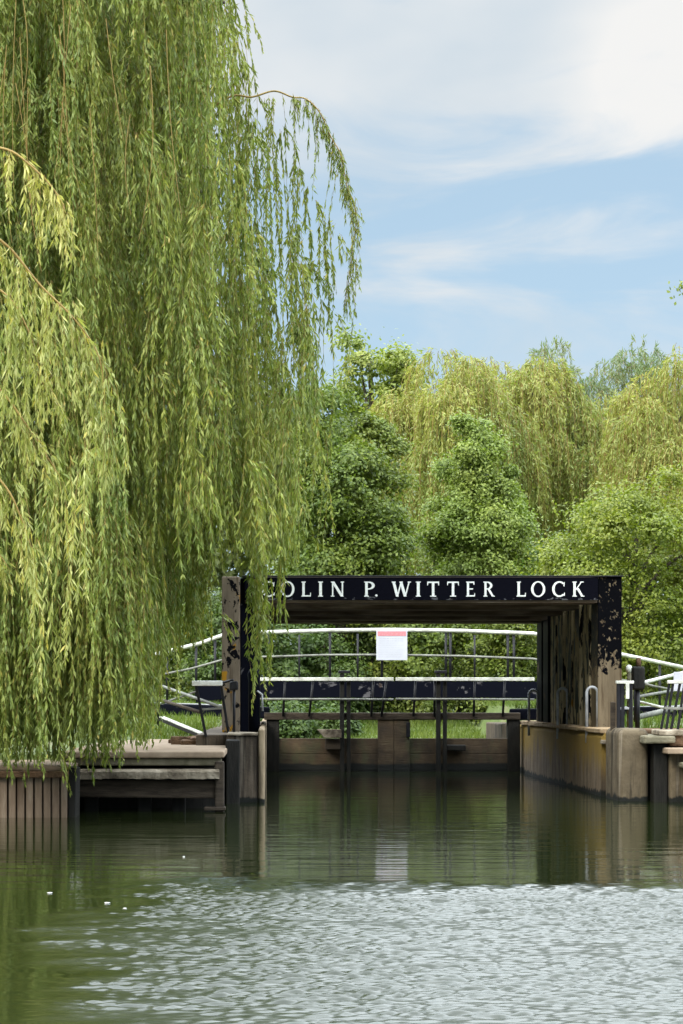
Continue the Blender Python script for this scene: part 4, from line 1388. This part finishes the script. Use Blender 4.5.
deep = []
for i in range(210):
    px = rng.uniform(-70, 262)
    Y = rng.uniform(30.2, 32.2)
    ya = rng.uniform(-220, 470)
    if px > np.interp(ya, *XR) - 30 or (px > 215 and ya < 300):
        continue
    bot = min(np.interp(px, *YBOT) - 10, 650, ya + rng.uniform(150, 330))
    if px > 190:
        bot = min(bot, 520)
    if bot - ya < 60:
        continue
    deep.append((tuple(at(px, ya, Y)), (bot - ya) * Y / F, (rng.uniform(-.2, .2), 0, 0), 9, 0.22))
curtain(ww, deep, 'willow', 0.15, 0.034, 21, dens=30)

# the long arching branch that reaches out over the sky
arch = smooth_curve([at(205, 112, 28), at(232, 96, 28), at(252, 97, 28), at(274, 91, 28), at(292, 97, 28), at(306, 99, 28), at(320, 113, 28), at(331, 137, 28.1), at(341, 155, 28), at(347, 186, 28), at(356, 212, 28), at(352, 255, 28), at(346, 298, 28)], 5)
mb = MB(); mb.tube(arch, [0.015 * (1 - 0.85 * i / (len(arch) - 1)) for i in range(len(arch))], 6); mb.build('branch', 'twig', ww, smooth=True)
arc_cl = []
for i in range(20, len(arch)):
    p = arch[i]
    arc_cl.append((tuple(p), rng.uniform(0.22, 0.5), (0.03, 0, 0), 2 if i < 30 else 4, 0.03))
for i in (18, 24, 29, 34, 40):
    arc_cl.append((tuple(arch[i]), rng.uniform(0.9, 1.6), (0.0, 0, 0), 1, 0.02))
arc_cl.append((tuple(arch[-6]), 1.9, (-0.02, 0, 0), 1, 0.01))
for i, L in ((9, 2.2), (12, 3.2), (19, 2.2), (26, 1.2)):
    arc_cl.append((tuple(arch[i]), L, (0.02, 0, 0), 2, 0.05))
curtain(ww, arc_cl, 'willow', 0.10, 0.017, 12, dens=40)

mb = MB()
tw = []
for i in range(16):
    px = rng.uniform(5, 75) if i < 11 else rng.uniform(80, 200)
    y0 = rng.uniform(-40, 120)
    a_ = at(px, y0, 24.3)
    l_ = rng.uniform(1.0, 2.4)
    t_ = np.linspace(0, 1, 8)[:, None]
    tw.append(np.array(a_) + np.array([rng.uniform(-.15, .25), 0, -l_]) * t_ + np.array([rng.uniform(-.12, .12), 0, 0]) * np.sin(3 * t_))
Vt, Qt = strand_tubes(np.array(tw), 0.006, 0.003)
np_mesh('twigs', Vt, Qt, 'twig', ww)
T0 = Vector((-5.9, 31.0, 0.8))
c = smooth_curve([T0 - Vector((0, 0, 0.4)), T0 + Vector((0.2, -0.3, 3)), T0 + Vector((0.7, -0.8, 6.2))], 6)
mb = MB(); mb.tube(c, [0.62 - 0.30 * i / (len(c) - 1) for i in range(len(c))], 12); mb.build('trunk', 'bark', ww, smooth=True)
for e, m1 in (((-0.6, 27.5, 10.6), (-3.6, 29.5, 10.2)), ((-1.6, 26.0, 11.4), (-3.6, 28, 10.6)), ((-3.2, 25.0, 11.0), (-4.5, 27.5, 10.2)), ((-0.9, 29.5, 8.6), (-3.4, 30.2, 8.8)),
              ((-2.6, 27.0, 8.4), (-4.0, 28.6, 8.2)), ((-1.0, 28.0, 9.2), (-3.0, 28.6, 9.4)), ((-3.8, 26.0, 7.0), (-4.8, 28.0, 7.6))):
    s = c[-1 - random.randint(0, 3)]
    cc = smooth_curve([s, m1, e], 7)
    mb = MB(); mb.tube(cc, [0.20 * (1 - 0.88 * i / (len(cc) - 1)) for i in range(len(cc))], 7); mb.build('limb', 'bark', ww, smooth=True)

# nearer willow reaching in at the left edge
nw = thing('weeping_willow', 'paler willow spray with larger leaves reaching in at the left edge', 'tree', (-5.3, 20.5, 0.5))
rng = np.random.default_rng(9)
cl2 = []
near_branches = [[(-60, 150), (0, 148), (30, 165), (58, 195), (66, 215)], [(-60, 215), (0, 240), (40, 285), (75, 320), (100, 360), (104, 420)],
                 [(-60, 270), (0, 290), (28, 330), (45, 390)], [(-70, 350), (-10, 380), (30, 430), (62, 480)], [(-60, 430), (0, 480), (22, 520), (35, 560)], [(-60, 520), (-20, 530), (10, 570)]]
Yn = 19.5
for bi, br in enumerate(near_branches):
    Yb = Yn + 0.35 * bi
    cv = smooth_curve([at(x, y, Yb) for x, y in br], 6)
    mb = MB(); mb.tube(cv, [0.016 * (1 - 0.8 * i / (len(cv) - 1)) for i in range(len(cv))], 6); mb.build('branch', 'twig', nw, smooth=True)
    n = len(cv)
    for i in range(3, n):
        L = rng.uniform(0.25, 0.8) if bi != 1 else rng.uniform(0.3, 1.3)
        cl2.append((tuple(cv[i]), L, (0.08, rng.uniform(-0.1, 0.1), 0), 2, 0.05))
for px, ya, yb in [(92, 340, 520), (88, 420, 600), (70, 470, 665), (58, 520, 690), (100, 340, 470), (80, 300, 470), (15, 250, 430), (30, 300, 470), (5, 330, 560), (48, 280, 480), (12, 480, 640), (-5, 500, 690), (62, 300, 420)]:
    Y = Yn + rng.uniform(0, 1.6)
    cl2.append((tuple(at(px, ya, Y)), (yb - ya) * Y / F, (rng.uniform(-.05, .1), 0, 0), 3, 0.06))
curtain(nw, cl2, 'willowpale', 0.115, 0.021, 13, dens=44)
T1 = Vector((-5.3, 20.5, 0.5))
c = smooth_curve([T1 - Vector((0, 0, 0.4)), T1 + Vector((0.1, 0, 3)), T1 + Vector((0.6, -0.2, 6.0))], 6)
mb = MB(); mb.tube(c, [0.34 - 0.20 * i / (len(c) - 1) for i in range(len(c))], 10); mb.build('trunk', 'bark', nw, smooth=True)

# sprig at the right edge belongs to an alder standing just out of view
al = thing('alder_tree', 'twig tip of a nearby tree entering high at the right edge', 'tree', (9.6, 40, 1.0))
c = smooth_curve([Vector((9.6, 40, 0.6)), Vector((9.5, 40, 5)), Vector((9.4, 40, 11))], 6)
mb = MB(); mb.tube(c, [0.18 - 0.12 * i / (len(c) - 1) for i in range(len(c))], 8); mb.build('trunk', 'bark', al, smooth=True)
bp = smooth_curve([Vector((9.45, 40, 8.3)), at(720, 262, 40), at(688, 284, 40), at(677, 291, 40)], 6)
mb = MB(); mb.tube(bp, [0.03 * (1 - 0.85 * i / (len(bp) - 1)) for i in range(len(bp))], 6); mb.build('limb', 'bark', al, smooth=True)
P = np.array([bp[i] for i in rng.integers(6, len(bp), 70)]) + rng.normal(size=(70, 3)) * np.array([0.08, 0.08, 0.09])
Nn = rng.normal(size=P.shape); D = np.cross(Nn, rng.normal(size=P.shape))
Vv, Q = leaves(P, D, Nn, 0.09, 0.06, 0.5)
np_mesh('crown', Vv, Q, 'syc', al)

# ------------------------------------------------------------------ grass and floating down
rng = np.random.default_rng(3)
parts = []
for (x0, x1, y0, y1, n) in [(-8, -1.0, 36.0, 56, 20000), (-0.2, 5.3, 49.9, 60, 14000), (5.5, 14, 35, 58, 22000)]:
    parts.append(np.stack([rng.uniform(x0, x1, n), rng.uniform(y0, y1, n)], 1))
XY = np.concatenate(parts)
Z = ground_h(XY[:, 0], XY[:, 1]) + 0.0
keep = Z > 0.03
XY, Z = XY[keep], Z[keep]
P = np.concatenate([XY, Z[:, None] - 0.03], 1)
D = rng.normal(size=P.shape) * 0.35 + np.array([0, 0, 1])
Nn = rng.normal(size=P.shape)
Vv, Q = leaves(P, D, Nn, rng.uniform(0.10, 0.26, len(P)), 0.022, 0.3)
tag(np_mesh('grass', Vv, Q, 'grass', base=(0, 45, 0.8)), 'short grass on the banks beside and behind the lock', 'grass', kind='stuff')

for i, (px, py, s) in enumerate([(50, 893.5, 0.017), (107, 903.5, 0.018), (125, 909, 0.010), (184, 857, 0.010)]):
    Y = CH * F / (py - CY)
    A = at(px, py, Y)
    mb = MB()
    vs, fs = [], []
    for k in range(8):
        a = k * math.pi / 4
        vs.append((A.x + s * 1.3 * math.cos(a) * random.uniform(0.7, 1.2), A.y + s * 2.0 * math.sin(a), 0.006))
    vs.append((A.x, A.y, 0.006 + s * 0.2)); vs.append((A.x, A.y, -0.005))
    for k in range(8):
        fs.append((k, (k + 1) % 8, 8)); fs.append(((k + 1) % 8, k, 9))
    mb.add(vs, fs)
    labs = ['white tuft of down floating farthest left on the green water', 'white tuft of down floating in the middle of three on the green water',
            'tiny white tuft of down floating nearest the camera', 'faint white tuft of down floating in the post\'s reflection']
    tag(mb.build('floating_down', 'down', smooth=True), labs[i], 'down tuft', 'tufts of down floating on the water')
print('willow leaves', nleaf)
